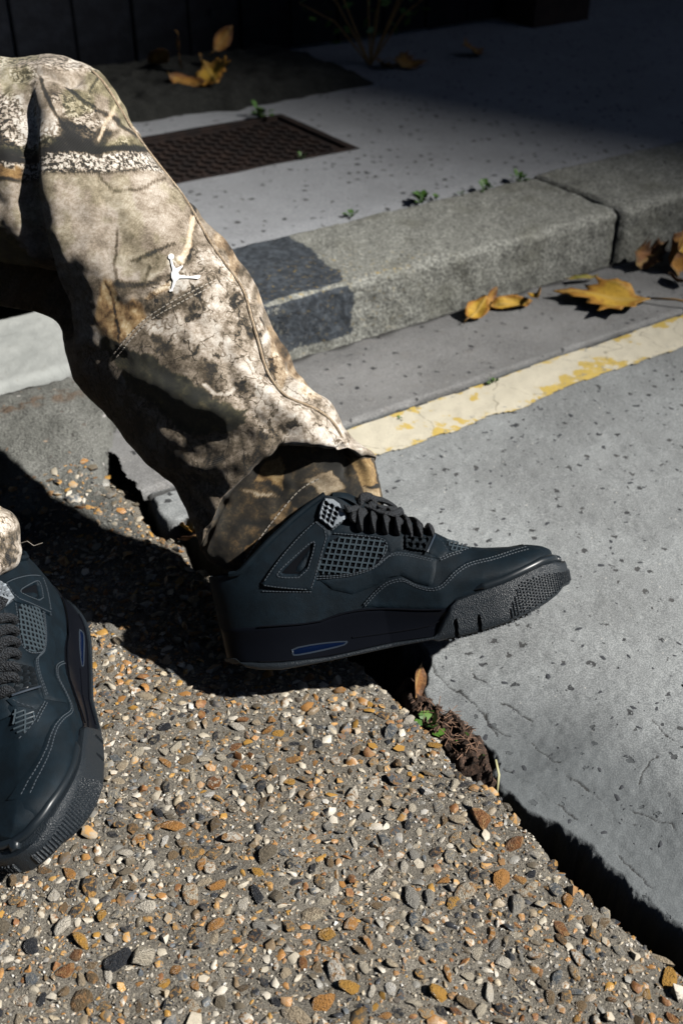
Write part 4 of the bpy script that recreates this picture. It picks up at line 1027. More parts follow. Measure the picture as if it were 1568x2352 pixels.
person = skin_figure('person', bv, be, br, M_skin)
tag(person, 'seated person in camouflage trousers and black sneakers with one leg stretched over the gap', 'person')
mm = Mat('black_jersey'); M_jer = mm.fin((.012,.013,.016), .85, mm.bump(mm.noise(300, 3), .002))
jk = [0, 11, 12, 13, 14, 15, 16, 17, 18, 19, 20, 21]
je = [(jk.index(a), jk.index(b)) for a, b in be if a in jk and b in jk]
skin_figure('hooded_top', [bv[i] - (fw*.03 if i in (14,15) else 0) for i in jk], je, [.17,.15,.145,.085,.115,.09,.075,.06,.055,.075,.06,.055], M_jer, person)

# --- trousers: rings (left px, right px, depth, half depth, bow of the near side)
def interp_rings(K, n):
    K = np.array(K, float); u = np.linspace(0, len(K)-1, n); out = []
    for uu in u:                                     # Catmull-Rom
        i = min(int(uu), len(K)-2); t = uu-i
        p0, p1, p2, p3 = K[max(i-1,0)], K[i], K[i+1], K[min(i+2,len(K)-1)]
        out.append(.5*((2*p1)+(-p0+p2)*t+(2*p0-5*p1+4*p2-p3)*t*t+(-p0+3*p1-3*p2+p3)*t**3))
    return np.array(out)
legL_top = [(-800,640,-820,200,1.16,.10,0),(-500,690,-560,160,1.14,.10,0),(-250,695,-260,140,1.125,.10,0),(-110,690,-110,133,1.115,.098,0),(0,700,30,127,1.105,.095,0),(70,724,128,124,1.10,.093,0),(118,742,205,147,1.098,.092,0),(135,760,258,196,1.096,.09,0),
   (141,790,306,286,1.094,.09,0),(150,825,372,394,1.09,.088,0),(168,872,455,482,1.088,.086,0),(222,926,540,578,1.085,.085,0),(282,996,603,694,1.08,.084,-10),(330,1056,650,795,1.078,.084,-35),
   (378,1098,702,878,1.076,.083,-66),(408,1128,757,930,1.075,.082,-100),(430,1166,808,998,1.075,.080,-128),(446,1222,844,1036,1.075,.076,-132)]
foldL = [(455,1262,862,1046,1.075,.072,-146),(459,1268,862,1050,1.075,.062,-147),(463,1273,858,1044,1.075,.050,-154),(467,1278,858,1050,1.073,.044,-146),(474,1286,864,1080,1.075,.036,-95),
   (488,1296,872,1112,1.077,.032,-40),(520,1310,879,1140,1.077,.026,-22),(548,1326,882,1160,1.076,.018,-10),(572,1352,872,1190,1.074,.014,0)]
RA = interp_rings(legL_top, 400); RB = interp_rings([legL_top[-1]]+foldL, 140)[1:]
RL = np.vstack([RA, RB]); NT = 320; NAF = len(RA)
legR = [(-1250,800,-1080,330,1.10,.09,0),(-1000,760,-900,270,1.07,.09,0),(-800,700,-640,215,1.03,.088,0),(-700,690,-470,260,1.01,.086,0),(-640,760,-360,420,1.01,.084,0),(-520,900,-235,700,1.015,.08,0),(-400,1050,-110,960,1.02,.075,0),
   (-330,1160,-22,1128,1.02,.07,0),(-260,1250,30,1196,1.02,.066,10),(-225,1300,50,1254,1.02,.062,16),(-205,1340,46,1290,1.02,.056,20),(-195,1345,20,1310,1.022,.046,18),(-185,1335,0,1295,1.024,.036,6),(-175,1350,-12,1340,1.026,.032,0)]
RR = interp_rings(legR, 130)
def leg_points(Rg, nt):
    th = np.linspace(0, 2*math.pi, nt, endpoint=False); c = np.cos(th); s = np.sin(th)
    c = np.sign(c)*np.abs(c)**.92
    mx = (Rg[:,0]+Rg[:,2])/2; my = (Rg[:,1]+Rg[:,3])/2
    px = mx[:,None] + (Rg[:,2]-mx)[:,None]*c; py = my[:,None] + (Rg[:,3]-my)[:,None]*c
    gb = np.interp(np.cos(th), [-1,-.96,-.88,-.74,-.58,-.38,-.09,.2,.6,.89,1], [0,.06,.24,.52,.75,.9,1,.79,.41,.14,0])
    py = py + Rg[:,6][:,None]*np.where(s > 0, gb, s*.3)
    dp = Rg[:,4][:,None] - Rg[:,5][:,None]*s
    return px, py, dp
def to3(px, py, dp): return CC + ((px-784)/FPX*dp)[...,None]*CR + ((1176-py)/FPX*dp)[...,None]*CU + dp[...,None]*CF
def vnorm(P):
    du = np.gradient(P, axis=0); dv = np.roll(P, -1, 1)-np.roll(P, 1, 1); n = np.cross(du, dv); n /= np.linalg.norm(n, axis=-1, keepdims=True)+1e-12; return n
def groove(px, py, pts, wl, wr, depth):
    """ridge(+)/groove(-) along a line; wl, wr = soft width left and right of it (px)"""
    D = np.full(px.shape, 1e9); side = np.zeros(px.shape); tt = np.zeros(px.shape); n = len(pts)-1
    for i, (a, b) in enumerate(zip(pts[:-1], pts[1:])):
        a = np.array(a, float); b = np.array(b, float); ab = b-a; L_ = ab@ab
        t = np.clip(((px-a[0])*ab[0]+(py-a[1])*ab[1])/L_, 0, 1); d = np.hypot(px-a[0]-t*ab[0], py-a[1]-t*ab[1]); m = d < D
        side = np.where(m, np.sign(ab[0]*(py-a[1])-ab[1]*(px-a[0])), side); tt = np.where(m, (i+t)/n, tt); D = np.where(m, d, D)
    w = np.where(side > 0, wl, wr); taper = np.clip(np.minimum(tt, 1-tt)*6, 0, 1); taper = taper*taper*(3-2*taper)
    return depth*np.exp(-(D/w)**2)*taper
px, py, dp = leg_points(RL, NT); P = to3(px, py, dp); N = vnorm(P)
th = np.linspace(0, 2*math.pi, NT, endpoint=False); front = np.sin(th)[None,:]
if (N*( -CF)).sum(-1)[150, NT//4] < 0: N = -N
fm = sstep(-.1, .35, front*np.ones_like(px))
disp = np.zeros_like(px)
W = [([(100,170),(118,300),(118,430),(150,560),(200,650)], 30, 60, .010),
     ([(0,250),(10,420),(40,560),(70,640)], 40, 22, .006),
     ([(-10,205),(30,185),(90,176),(160,190),(205,165)], 7, 7, -.004), ([(-10,180),(60,160),(150,165),(215,150)], 14, 14, .004),
     ([(560,660),(600,760),(640,860),(700,915),(770,950)], 14, 18, .0040), ([(600,700),(640,800),(690,880),(760,925)], 10, 10, -.0028),
     ([(640,880),(720,905),(780,970)], 18, 14, .004), ([(520,760),(560,860),(640,930),(720,985)], 14, 18, .003), ([(500,800),(540,900),(600,970),(680,1010)], 14, 12, -.0022),
     ([(300,880),(400,970),(520,1010),(600,990)], 20, 20, -.004), ([(280,820),(400,900),(520,950),(600,940)], 26, 22, .004), ([(400,1060),(480,1080),(580,1040),(640,1005)], 18, 16, .005),
     ([(360,1080),(420,1120),(470,1180),(480,1260)], 12, 14, -.006), ([(420,1090),(500,1120),(520,1180)], 16, 16, -.004), ([(240,660),(330,700),(430,690),(500,650)], 18, 22, .003),
     ([(770,1000),(800,1050),(790,1110)], 9, 8, -.007), ([(815,1030),(840,1080),(850,1130)], 10, 12, .006), ([(640,1120),(720,1080),(780,1110)], 20, 20, .004), ([(560,1240),(640,1150),(700,1110)], 16, 16, -.003)]
for pts_, wl, wr, dpt in W: disp = disp + groove(px, py, pts_, wl, wr, dpt)
cl_ = [(76,176),(86,300),(90,400),(104,520),(124,610),(150,700),(158,830)]
cyy = np.array([q[1] for q in cl_]); cxx = np.array([q[0] for q in cl_]); hh = np.array([0, .009, .0110, .0125, .022, .046, .06])
left_of = np.interp(py, cyy, cxx) - px
disp = disp - np.interp(py, cyy, hh)*sstep(-7, 7, left_of)*(py > 150)*(py < 900)*np.where(py > 740, 1-sstep(740, 800, py), 1)
disp = disp*fm + (fbm(px/90, py/90, 101, 3)-.5)*.010*np.ones_like(fm) + (fbm(px/30+5, py/30, 103, 2)-.5)*.0016
fade = np.ones(len(RL)); fade[NAF+40:] = np.linspace(1, .3, len(RL)-NAF-40)
PL = P + N*(disp*fade[:,None])[...,None]
pxr, pyr, dpr = leg_points(RR, 120); PR = to3(pxr, pyr, dpr); NR = vnorm(PR)
if (NR*(-CF)).sum(-1)[60, 30] < 0: NR = -NR
PR = PR + NR*((fbm(pxr/80, pyr/80, 107, 3)-.5)*.012)[...,None]
# --- the print (flat colour of the cloth): layout fields, edges broken by noise
def print_fields(px, py):
    w1 = (fbm(px/38, py/38, 201, 4)-.5)*40 + (fbm(px/9, py/9, 203, 3)-.5)*12; w2 = (fbm(px/38, py/38, 205, 4)-.5)*40 + (fbm(px/9, py/9, 207, 3)-.5)*12
    wx = px+w1; wy = py+w2; sx = px+w1*.30; sy = py+w2*.30
    def ln(pts, w, X=None, Y=None): return 1-sstep(w*.62, w*1.25, seg_dist(sx if X is None else X, sy if Y is None else Y, pts))
    def so(pts, w): return np.exp(-(seg_dist(sx, sy, pts)/w)**2)
    def pg(pts, s=3, X=None, Y=None): return sstep(-s, s, sdist(wx if X is None else X, wy if Y is None else Y, pts))
    tone = .50 + (fbm(px/60, py/60, 221, 4)-.5)*.42 + (fbm(px/16, py/16, 223, 3)-.5)*.30
    hue = np.zeros_like(px); bark = np.zeros_like(px); lich = np.zeros_like(px); oliv = np.zeros_like(px)
    # knee: olive and cream, flecked with lichen
    knee = 1-sstep(335, 352, sy)
    oliv = np.maximum(oliv, knee*sstep(.42, .56, fbm(px/60, py/60, 231, 3)))
    tone = tone + knee*(.08 + (fbm(px/45, py/45, 233, 3)-.5)*.4)
    lich = np.maximum(lich, knee*np.maximum(.9*sstep(176, 150, wy), np.maximum(pg([(-80,200),(55,215),(60,340),(-80,340)], 10), .9*pg([(60,300),(150,280),(130,345),(50,350)], 10))))
    lich = np.maximum(lich, .8*knee*sstep(.60, .68, fbm(px/26, py/26, 235, 3)))
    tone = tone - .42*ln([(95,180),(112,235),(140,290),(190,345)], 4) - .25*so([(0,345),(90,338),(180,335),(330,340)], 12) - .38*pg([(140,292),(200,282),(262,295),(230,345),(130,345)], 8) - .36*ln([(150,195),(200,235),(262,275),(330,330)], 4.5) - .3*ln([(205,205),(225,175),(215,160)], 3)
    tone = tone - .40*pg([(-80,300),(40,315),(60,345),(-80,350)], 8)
    tw0 = ln([(228,318),(245,275),(272,232)], 4); tone = tone*(1-tw0) + tw0*.78; hue = np.maximum(hue, .45*tw0)
    oliv = np.maximum(oliv, so([(240,335),(300,330),(350,345)], 14)); tone = tone + .1*so([(240,335),(300,330),(350,345)], 10)
    # lichen-covered branch across the thigh
    br = pg([(-80,366),(90,362),(200,354),(330,348),(390,366),(470,420),(440,432),(380,402),(320,386),(200,394),(90,406),(-80,400)], 2, sx, sy); lich = lich*(1-br) + 1.35*br; tone = tone*(1-br) + br*.50; oliv = oliv*(1-br)
    tone = tone - .62*ln([(-80,356),(60,360),(140,352),(250,341),(340,347),(390,360)], 6) - .35*ln([(-80,404),(90,408),(200,396),(310,388)], 3)
    hue = np.maximum(hue, pg([(-80,375),(48,375),(48,405),(-80,405)], 4)); lich = lich*(1-pg([(-80,375),(48,375),(48,405),(-80,405)], 4))
    # big smooth boulder
    bd = pg([(-80,412),(200,402),(320,392),(420,440),(445,520),(425,600),(330,650),(230,640),(130,610),(60,600),(-80,500)], 5, sx, sy)
    tone = tone*(1-bd) + bd*(.60 + (fbm(px/85, py/85, 241, 4)-.5)*.30 + (fbm(px/22, py/22, 243, 4)-.5)*.24); oliv = oliv*(1-bd) + bd*.55*sstep(.46, .60, fbm(px/50, py/50, 245, 3)); lich = lich*(1-bd)
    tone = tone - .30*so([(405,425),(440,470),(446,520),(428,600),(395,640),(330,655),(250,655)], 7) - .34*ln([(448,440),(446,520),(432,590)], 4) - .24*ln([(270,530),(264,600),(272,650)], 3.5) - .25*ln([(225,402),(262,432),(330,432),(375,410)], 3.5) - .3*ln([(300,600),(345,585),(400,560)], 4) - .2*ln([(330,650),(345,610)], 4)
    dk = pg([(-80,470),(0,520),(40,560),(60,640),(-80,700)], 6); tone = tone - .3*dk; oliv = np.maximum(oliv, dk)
    # twigs, ochre leaf
    tw = np.maximum(ln([(447,500),(434,560),(414,604)], 8), ln([(340,688),(390,657),(414,638)], 7)); tone = tone*(1-tw) + tw*.78; hue = np.maximum(hue*(1-tw), tw*.55)
    tone = tone + .12*np.maximum(so([(447,500),(434,560)], 5), 0)
    lf_ = pg([(240,638),(258,645),(272,690),(290,700),(306,682),(326,700),(334,728),(300,770),(255,800),(212,740),(220,680)], 4, sx, sy); hue = np.maximum(hue*(1-lf_), lf_*.85); tone = tone*(1-lf_) + lf_*(.55 + (fbm(px/14, py/14, 247, 3)-.5)*.7)
    tone = tone - .36*ln([(246,650),(262,720),(270,780)], 3)
    dg = pg([(318,692),(400,668),(470,650),(500,640),(440,690),(350,728)], 4); tone = tone*(1-dg)+dg*.20
    # bark: pale flakes with dark cracks
    bk = pg([(330,650),(450,560),(520,600),(560,640),(640,820),(740,930),(860,1010),(800,1060),(660,1040),(560,970),(480,850),(340,760)], 10); bark = np.maximum(bark, bk)
    tone = tone + bk*(.16 + (fbm(px/20, py/30, 251, 3)-.5)*.5)
    lowl = pg([(180,790),(470,780),(640,960),(640,1060),(560,1120),(480,1280),(360,1200),(200,960)], 10); bark = np.maximum(bark, .6*lowl); tone = tone*(1-.5*lowl) + .5*lowl*(.40 + (fbm(px/30, py/30, 253, 4)-.5)*.6)
    strip = pg([(500,520),(600,640),(660,800),(720,880),(800,930),(860,1010),(800,1000),(740,945),(640,890),(600,830),(570,700),(480,560)], 4, sx, sy)
    tone = tone + strip*(fbm(px/10+py/40, py/60-px/40, 257, 3)-.5)*.55; hue = np.maximum(hue, .4*strip*sstep(.5, .6, fbm(px/30, py/60, 259, 2)))
    bl = pg([(235,770),(320,810),(400,860),(470,895),(520,930),(540,945),(556,940),(550,985),(500,992),(440,1010),(400,985),(350,930),(300,880),(245,815)], 3); tone = tone*(1-bl) + bl*(.17 + (fbm(px/26, py/26, 261, 4)-.5)*.5); oliv = np.maximum(oliv, bl); bark = bark*(1-bl)
    hl = ln([(470,885),(500,905),(520,905),(540,890)], 4); tone = tone*(1-hl)+hl*.85
    for q in ([(415,700),(440,690),(470,705),(455,740),(430,735)], [(520,640),(560,690),(540,730),(515,690)], [(540,870),(590,900),(560,940)], [(465,815),(505,850),(490,890)], [(600,790),(630,860),(610,875)], [(480,1030),(540,1040),(520,1070),(480,1080)], [(380,1010),(430,1060),(390,1090)], [(640,940),(690,980),(660,1000)], [(560,740),(590,760),(580,800)], [(330,760),(380,770),(400,810),(360,800)], [(300,930),(340,960),(330,1000)], [(590,980),(630,1000),(600,1020)]):
        d_ = pg(q, 4)*(.35+.65*sstep(.40, .56, fbm(px/13, py/13, 263, 3))); tone = tone*(1-d_) + d_*.20
    return tone, hue, bark, lich, oliv
def cuff_fields(px, py):
    sx = px + (fbm(px/16, py/16, 311, 3)-.5)*10; sy = py + (fbm(px/16, py/16, 315, 3)-.5)*10
    tone = .18 + (fbm(px/45, py/45, 321, 4)-.5)*.45 + (fbm(px/12, py/12, 323, 3)-.5)*.30; hue = .45 + (fbm(px/50, py/50, 325, 3)-.5)*1.2
    for q, t, h in (([(585,1105),(610,1060),(645,1048),(655,1080),(650,1128),(620,1110)], .62, 1.), ([(620,1190),(660,1150),(690,1175),(650,1230),(610,1250)], .45, .7), ([(700,1100),(760,1080),(800,1120),(740,1140)], .60, .3),
                    ([(800,1050),(850,1050),(868,1110),(830,1120)], .56, 1.), ([(560,1260),(600,1230),(590,1290),(560,1300)], .42, 1.), ([(545,1120),(600,1130),(650,1142),(590,1140)], .70, .2), ([(690,1180),(720,1150),(740,1160),(700,1200)], .55, 1.), ([(830,1120),(872,1120),(880,1150),(840,1150)], .62, .6)):
        w = sstep(-2, 2, sdist(sx, sy, q)); tone = tone*(1-w)+w*t; hue = hue*(1-w)+w*h
    for q in ([(660,1190),(680,1140),(720,1120)], [(600,1090),(648,1140)], [(560,1200),(640,1210)], [(640,1240),(690,1180)], [(770,1060),(800,1130)]):
        tone = tone - .3*np.exp(-(seg_dist(sx, sy, q)/6)**2)
    return tone, np.clip(hue, 0, 1)
def legcols(px, py, ncuff=None):
    f = print_fields(px, py); f = [np.array(a) for a in f]
    if ncuff is not None:
        t, h = cuff_fields(px[ncuff:], py[ncuff:]); f[0][ncuff:] = t; f[1][ncuff:] = h; f[2][ncuff:] = .1; f[3][ncuff:] = 0; f[4][ncuff:] = .3
    return f
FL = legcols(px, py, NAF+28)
q_, w_ = pxr*1.2+420, pyr*1.0-560
FR = print_fields(q_, w_)
def leg_faces(n, m, off):
    I = np.arange(n*m).reshape(n, m)+off; J = np.roll(I, -1, 1); return np.stack([I[:-1], J[:-1], J[1:], I[1:]], -1).reshape(-1, 4)
hip_ring = None
Vt = np.concatenate([PL.reshape(-1,3), PR.reshape(-1,3)]); Ft = np.concatenate([leg_faces(len(RL), NT, 0), leg_faces(len(RR), 120, len(RL)*NT)])
cA = np.stack([np.concatenate([a.ravel(), b.ravel()]) for a, b in zip(FL[:4], FR[:4])], -1); cO = np.concatenate([FL[4].ravel(), np.asarray(FR[4]).ravel()])
# the cloth coordinate (px of the pattern) drives weave and fine print noise
cu = np.concatenate([np.stack([px.ravel(), py.ravel(), dp.ravel()*2500], -1), np.stack([pxr.ravel(), pyr.ravel(), dpr.ravel()*2500], -1)])/2500.
mm = Mat('camouflage_cloth')
a_ = mm.n('Attribute', attribute_name='layout'); sp_ = mm.n('SeparateColor', {0: a_.outputs['Color']}).outputs; tone, hue, bark, lich = sp_[0], sp_[1], sp_[2], a_.outputs['Alpha']
oliv = mm.attr('olive')
n1 = mm.noise(75, 6, .72); n2 = mm.noise(330, 4, .75); n3 = mm.noise(270, 5, .72)
t = mm.math('ADD', tone, mm.math('MULTIPLY', mm.math('SUBTRACT', n1, .5), .50)); t = mm.math('ADD', t, mm.math('MULTIPLY', mm.math('SUBTRACT', n2, .5), .55))
wv = mm.warp(.030, 40, mm.warp(.010, 150, mm.map((1,1,.5), (0, .55, 0)))); e = mm.vor(48, wv, 'DISTANCE_TO_EDGE'); e2 = mm.vor(120, wv, 'DISTANCE_TO_EDGE'); ck = mm.math('ADD', mm.math('MULTIPLY', mm.step(e, mm.step(n1, .4, .65, .01, .11), .0), 1.0), mm.math('MULTIPLY', mm.step(e2, .10, .02), mm.step(n3, .5, .62, 0, .6)))
t = mm.math('SUBTRACT', t, mm.math('MULTIPLY', mm.math('MULTIPLY', ck, bark), .34))
t = mm.math('ADD', t, mm.math('MULTIPLY', mm.math('MULTIPLY', bark, mm.math('SUBTRACT', n3, .48)), .95))
lf2 = mm.math('MULTIPLY', lich, mm.math('SUBTRACT', mm.step(n3, .44, .55), .46)); t = mm.math('ADD', t, mm.math('MULTIPLY', lf2, .52))
col = mm.ramp(t, [(.06,(.010,.010,.010)),(.22,(.032,.028,.022)),(.36,(.095,.072,.045)),(.46,(.20,.160,.115)),(.57,(.34,.28,.215)),(.68,(.50,.43,.355)),(.80,(.66,.595,.515)),(.95,(.80,.76,.69))])
och = mm.ramp(t, [(.06,(.012,.009,.006)),(.25,(.05,.03,.014)),(.42,(.20,.105,.035)),(.6,(.42,.26,.10)),(.75,(.60,.44,.22)),(.95,(.80,.70,.50))])
olc = mm.ramp(t, [(.06,(.010,.012,.008)),(.25,(.04,.04,.022)),(.42,(.125,.11,.055)),(.6,(.27,.24,.13)),(.75,(.48,.43,.28)),(.95,(.78,.74,.62))])
col = mm.mix(mm.math('MULTIPLY', hue, 1.0, clamp=True), col, och); col = mm.mix(mm.math('MULTIPLY', oliv, .75, clamp=True), col, olc)
wave1 = mm.n('TexWave', {'Vector': mm.map((1,0,1), (0,.5,0)), 'Scale': 310, 'Distortion': .9}, bands_direction='X').outputs['Fac']
wave2 = mm.n('TexWave', {'Vector': mm.map((1,0,1), (0,.5,0)), 'Scale': 310, 'Distortion': .9}, bands_direction='Z').outputs['Fac']
wvh = mm.math('MULTIPLY', wave1, wave2)
col = mm.mix(mm.math('MULTIPLY', mm.step(wvh, .5, .0), .10), col, (.02,.018,.015))
M_camo = mm.fin(col, .88, mm.bump(mm.math('ADD', wvh, mm.math('MULTIPLY', n2, .5)), .0005), Sheen_Weight=.08)
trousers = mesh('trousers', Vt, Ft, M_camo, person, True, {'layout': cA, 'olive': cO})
trousers['label'] = 'baggy woodland camouflage trousers'
# ---- seam, stitching and emblem on the trousers: points of the cloth found by where the pattern puts them
Nf = vnorm(PL); 
if (Nf*N).sum(-1).mean() < 0: Nf = -Nf
fr = (front*np.ones_like(px) > -.2)
fr[NAF+12:NAF+45] &= False
PF = PL[fr]; NF = Nf[fr]; rel = PF-CC; dd_ = rel@CF; QX = 784+FPX*(rel@CR)/dd_; QY = 1176-FPX*(rel@CU)/dd_
facing = (NF*rel).sum(-1) < 0.15*np.linalg.norm(rel, axis=-1)
PF, NF, QX, QY = PF[facing], NF[facing], QX[facing], QY[facing]
def cloth(x, y):
    d = (QX-x)**2+(QY-y)**2; i = np.argsort(d)[:4]; w = 1/(d[i]+1.); w /= w.sum(); n = (NF[i]*w[:,None]).sum(0)
    p = (PF[i]*w[:,None]).sum(0); n /= np.linalg.norm(n); r = ray(x, y)
    lam = ((p-CC)@n)/(r@n) if abs(r@n) > .25*np.linalg.norm(r) else (p-CC)@CF
    q = CC + r*lam
    return (q if np.linalg.norm(q-p) < .01 else p), n
def dense(pts, step, it=2):
    p = smooth_poly(pts, it, False); d = np.concatenate([[0], np.cumsum(np.linalg.norm(np.diff(p, axis=0), axis=1))]); s = np.arange(0, d[-1], step)
    return np.stack([np.interp(s, d, p[:,0]), np.interp(s, d, p[:,1])], -1)
M_seam = M_camo
def sm3(A, k=5):
    A = np.array(A); B = A.copy()
    for i in range(len(A)): B[i] = A[max(0,i-k):i+k+1].mean(0)
    return B
seam_px = [(205,158),(238,188),(268,238),(300,292),(332,338),(385,405),(430,462),(476,548),(507,595),(540,635),(565,678),(574,724),(596,795),(606,842),(629,884),(657,915),(699,928),(746,950),(776,985),(788,1018)]
PP = [cloth(*q) for q in dense(seam_px, 4)]; sp0 = sm3([p for p, n in PP]); sn0 = sm3([n for p, n in PP])
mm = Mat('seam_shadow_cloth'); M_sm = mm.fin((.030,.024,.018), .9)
b = MB(); b.tube(sp0 + sn0*.0004, .0017, n=8); o = b.build('side_seam', M_camo, trousers, True)
for k_, v_ in (('layout', (.62,.35,.2,0)), ):
    a = o.data.attributes.new('layout', 'FLOAT_COLOR', 'POINT'); a.data.foreach_set('color', np.tile(np.array(v_, dtype=np.float32), len(o.data.vertices)))
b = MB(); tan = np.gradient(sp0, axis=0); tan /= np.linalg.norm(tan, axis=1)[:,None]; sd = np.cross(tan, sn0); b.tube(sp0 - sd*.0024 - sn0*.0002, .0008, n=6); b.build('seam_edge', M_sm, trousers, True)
M_thread = plain('pale_thread', (.42,.38,.32), .8)
def cloth_stitch(pts, on=7, off=4, r=.00045):
    b = MB(); q = dense(pts, 1.); i = 0
    while i+on < len(q):
        (p0, n0), (p1, n1) = cloth(*q[i]), cloth(*q[i+on]); d = p1-p0; l = np.linalg.norm(d)
        if 1e-5 < l < .02:
            d /= l; s = np.cross(d, n0); s /= np.linalg.norm(s); b.box((p0+p1)/2+n0*.0005, d*l/2, s*r, n0*r)
        i += on+off
    return b
b1 = cloth_stitch([(262,812),(300,765),(345,722),(400,690),(460,660),(500,640)]); b2 = cloth_stitch([(268,820),(306,772),(350,730),(405,699),(466,668),(528,632)])
b3 = cloth_stitch([(560,1290),(600,1230),(640,1180),(690,1120),(740,1095)], 8, 4, .0005)
for b in (b1, b2, b3): b.build('stitching', M_thread, trousers)
# white embroidered leaping-figure emblem
Z3 = lambda X, Y: ((X/2.8)*.9186, (100+Y/2.8)*.9186)
fig = [(1192,1537),(1204,1540),(1214,1578),(1232,1604),(1278,1580),(1281,1586),(1248,1626),(1254,1648),(1330,1658),(1388,1649),(1404,1651),(1400,1664),(1384,1676),(1330,1671),(1256,1672),(1232,1696),(1212,1748),(1210,1762),(1188,1766),(1184,1756),(1200,1742),(1212,1690),(1200,1668),(1198,1640),(1208,1612),(1198,1572)]
fig = [Z3(*q) for q in fig]; head_ = [Z3(1196+21*math.cos(a), 1521+21*math.sin(a)) for a in np.linspace(0, 6.28, 14)[:-1]]
M_emb = plain('white_embroidery', (.85,.85,.85), .6)
b = MB()
for pl in (fig, head_):
    v, e_, f_, *_r = delaunay_2d_cdt([Vector(q) for q in pl], [(i, (i+1) % len(pl)) for i in range(len(pl))], [], 0, 1e-4)
    cl = [cloth(q[0], q[1]) for q in v]; n0 = np.mean([c[1] for c in cl], 0); top = [c[0]+n0*.0016 for c in cl]; bot = [c[0]-n0*.0004 for c in cl]; m = len(v); F = []
    cnt = set()
    for t_ in f_:
        c = np.mean([v[i][:] for i in t_], 0)
        if inside(np.array([c[0]]), np.array([c[1]]), pl)[0]: F.append(tuple(t_)); cnt |= {(t_[i], t_[(i+1) % 3]) for i in range(3)}
    F += [(a, b_, b_+m, a+m) for a, b_ in cnt if (b_, a) not in cnt]; b.add(np.array(top+bot), F)
o = b.build('emblem', M_emb, trousers); o['label'] = 'white leaping figure emblem on the trouser knee'
make_sneaker(SHOE1, person, 'black sneaker resting on its heel with the toe raised')
make_sneaker(SHOE2, person, 'black sneaker standing flat on the pebble slab')
# what the person sits on (out of frame on the left)
b = MB(); b.box((0,0,.17), (.20,0,0), (0,.42,0), (0,0,.17)); o = b.build('stone_block', M_pale); o.location = (-1.02, 1.22, -.03); o.rotation_euler = (0,0,-.35)
o.modifiers.new('bevel','BEVEL').width = .01
tag(o, 'pale stone block the person sits on, left of the frame', 'block')
# ------------------------------------------------------------------ fallen leaves
def leaf_mat(name, c1, c2, c3, seed):
    m = Mat(name); n = m.noise(45+seed, 4, .65); s = m.noise(160, 3, .7)
    c = m.mix(m.step(m.math('ADD', m.attr('edge'), m.math('MULTIPLY', m.math('SUBTRACT', n, .5), 1.4)), .35, .75), c1, c2)
    c = m.mix(m.math('MULTIPLY', m.step(n, .56, .70), .7), c, c3); c = m.mix(m.math('MULTIPLY', m.step(s, .60, .7), .5), c, (.10,.04,.015))
    c = m.mix(m.math('MULTIPLY', m.attr('vein'), .5), c, (.50,.36,.12))
    return m.fin(c, .72, m.bump(m.math('ADD', s, m.math('MULTIPLY', m.attr('vein'), .8)), .0016), Subsurface_Weight=0.0)
M_ly = leaf_mat('yellow_leaf', (.55,.33,.035), (.42,.20,.025), (.30,.12,.02), 0)
M_lo = leaf_mat('orange_brown_leaf', (.42,.20,.035), (.20,.085,.025), (.12,.05,.02), 7)
M_lb = leaf_mat('brown_leaf', (.22,.095,.03), (.10,.045,.018), (.30,.15,.05), 13)
M_lg = leaf_mat('green_yellow_leaf', (.16,.20,.03), (.32,.24,.05), (.10,.13,.02), 17)
M_stalk = plain('leaf_stalk', (.30,.17,.05), .6)
PLANE = [(0,-.02),(.16,-.10),(.20,-.26),(.30,-.30),(.33,-.43),(.46,-.40),(.56,-.46),(.52,-.30),(.66,-.26),(.62,-.17),(.80,-.15),(.84,-.07),(1.0,0),(.84,.08),(.81,.17),(.63,.16),(.68,.27),(.53,.29),(.58,.47),(.46,.39),(.34,.45),(.30,.31),(.19,.28),(.16,.11)]
OVAL = [(0,0),(.08,-.12),(.25,-.24),(.45,-.29),(.65,-.25),(.85,-.13),(1.0,0),(.86,.12),(.66,.23),(.45,.27),(.25,.22),(.08,.11)]
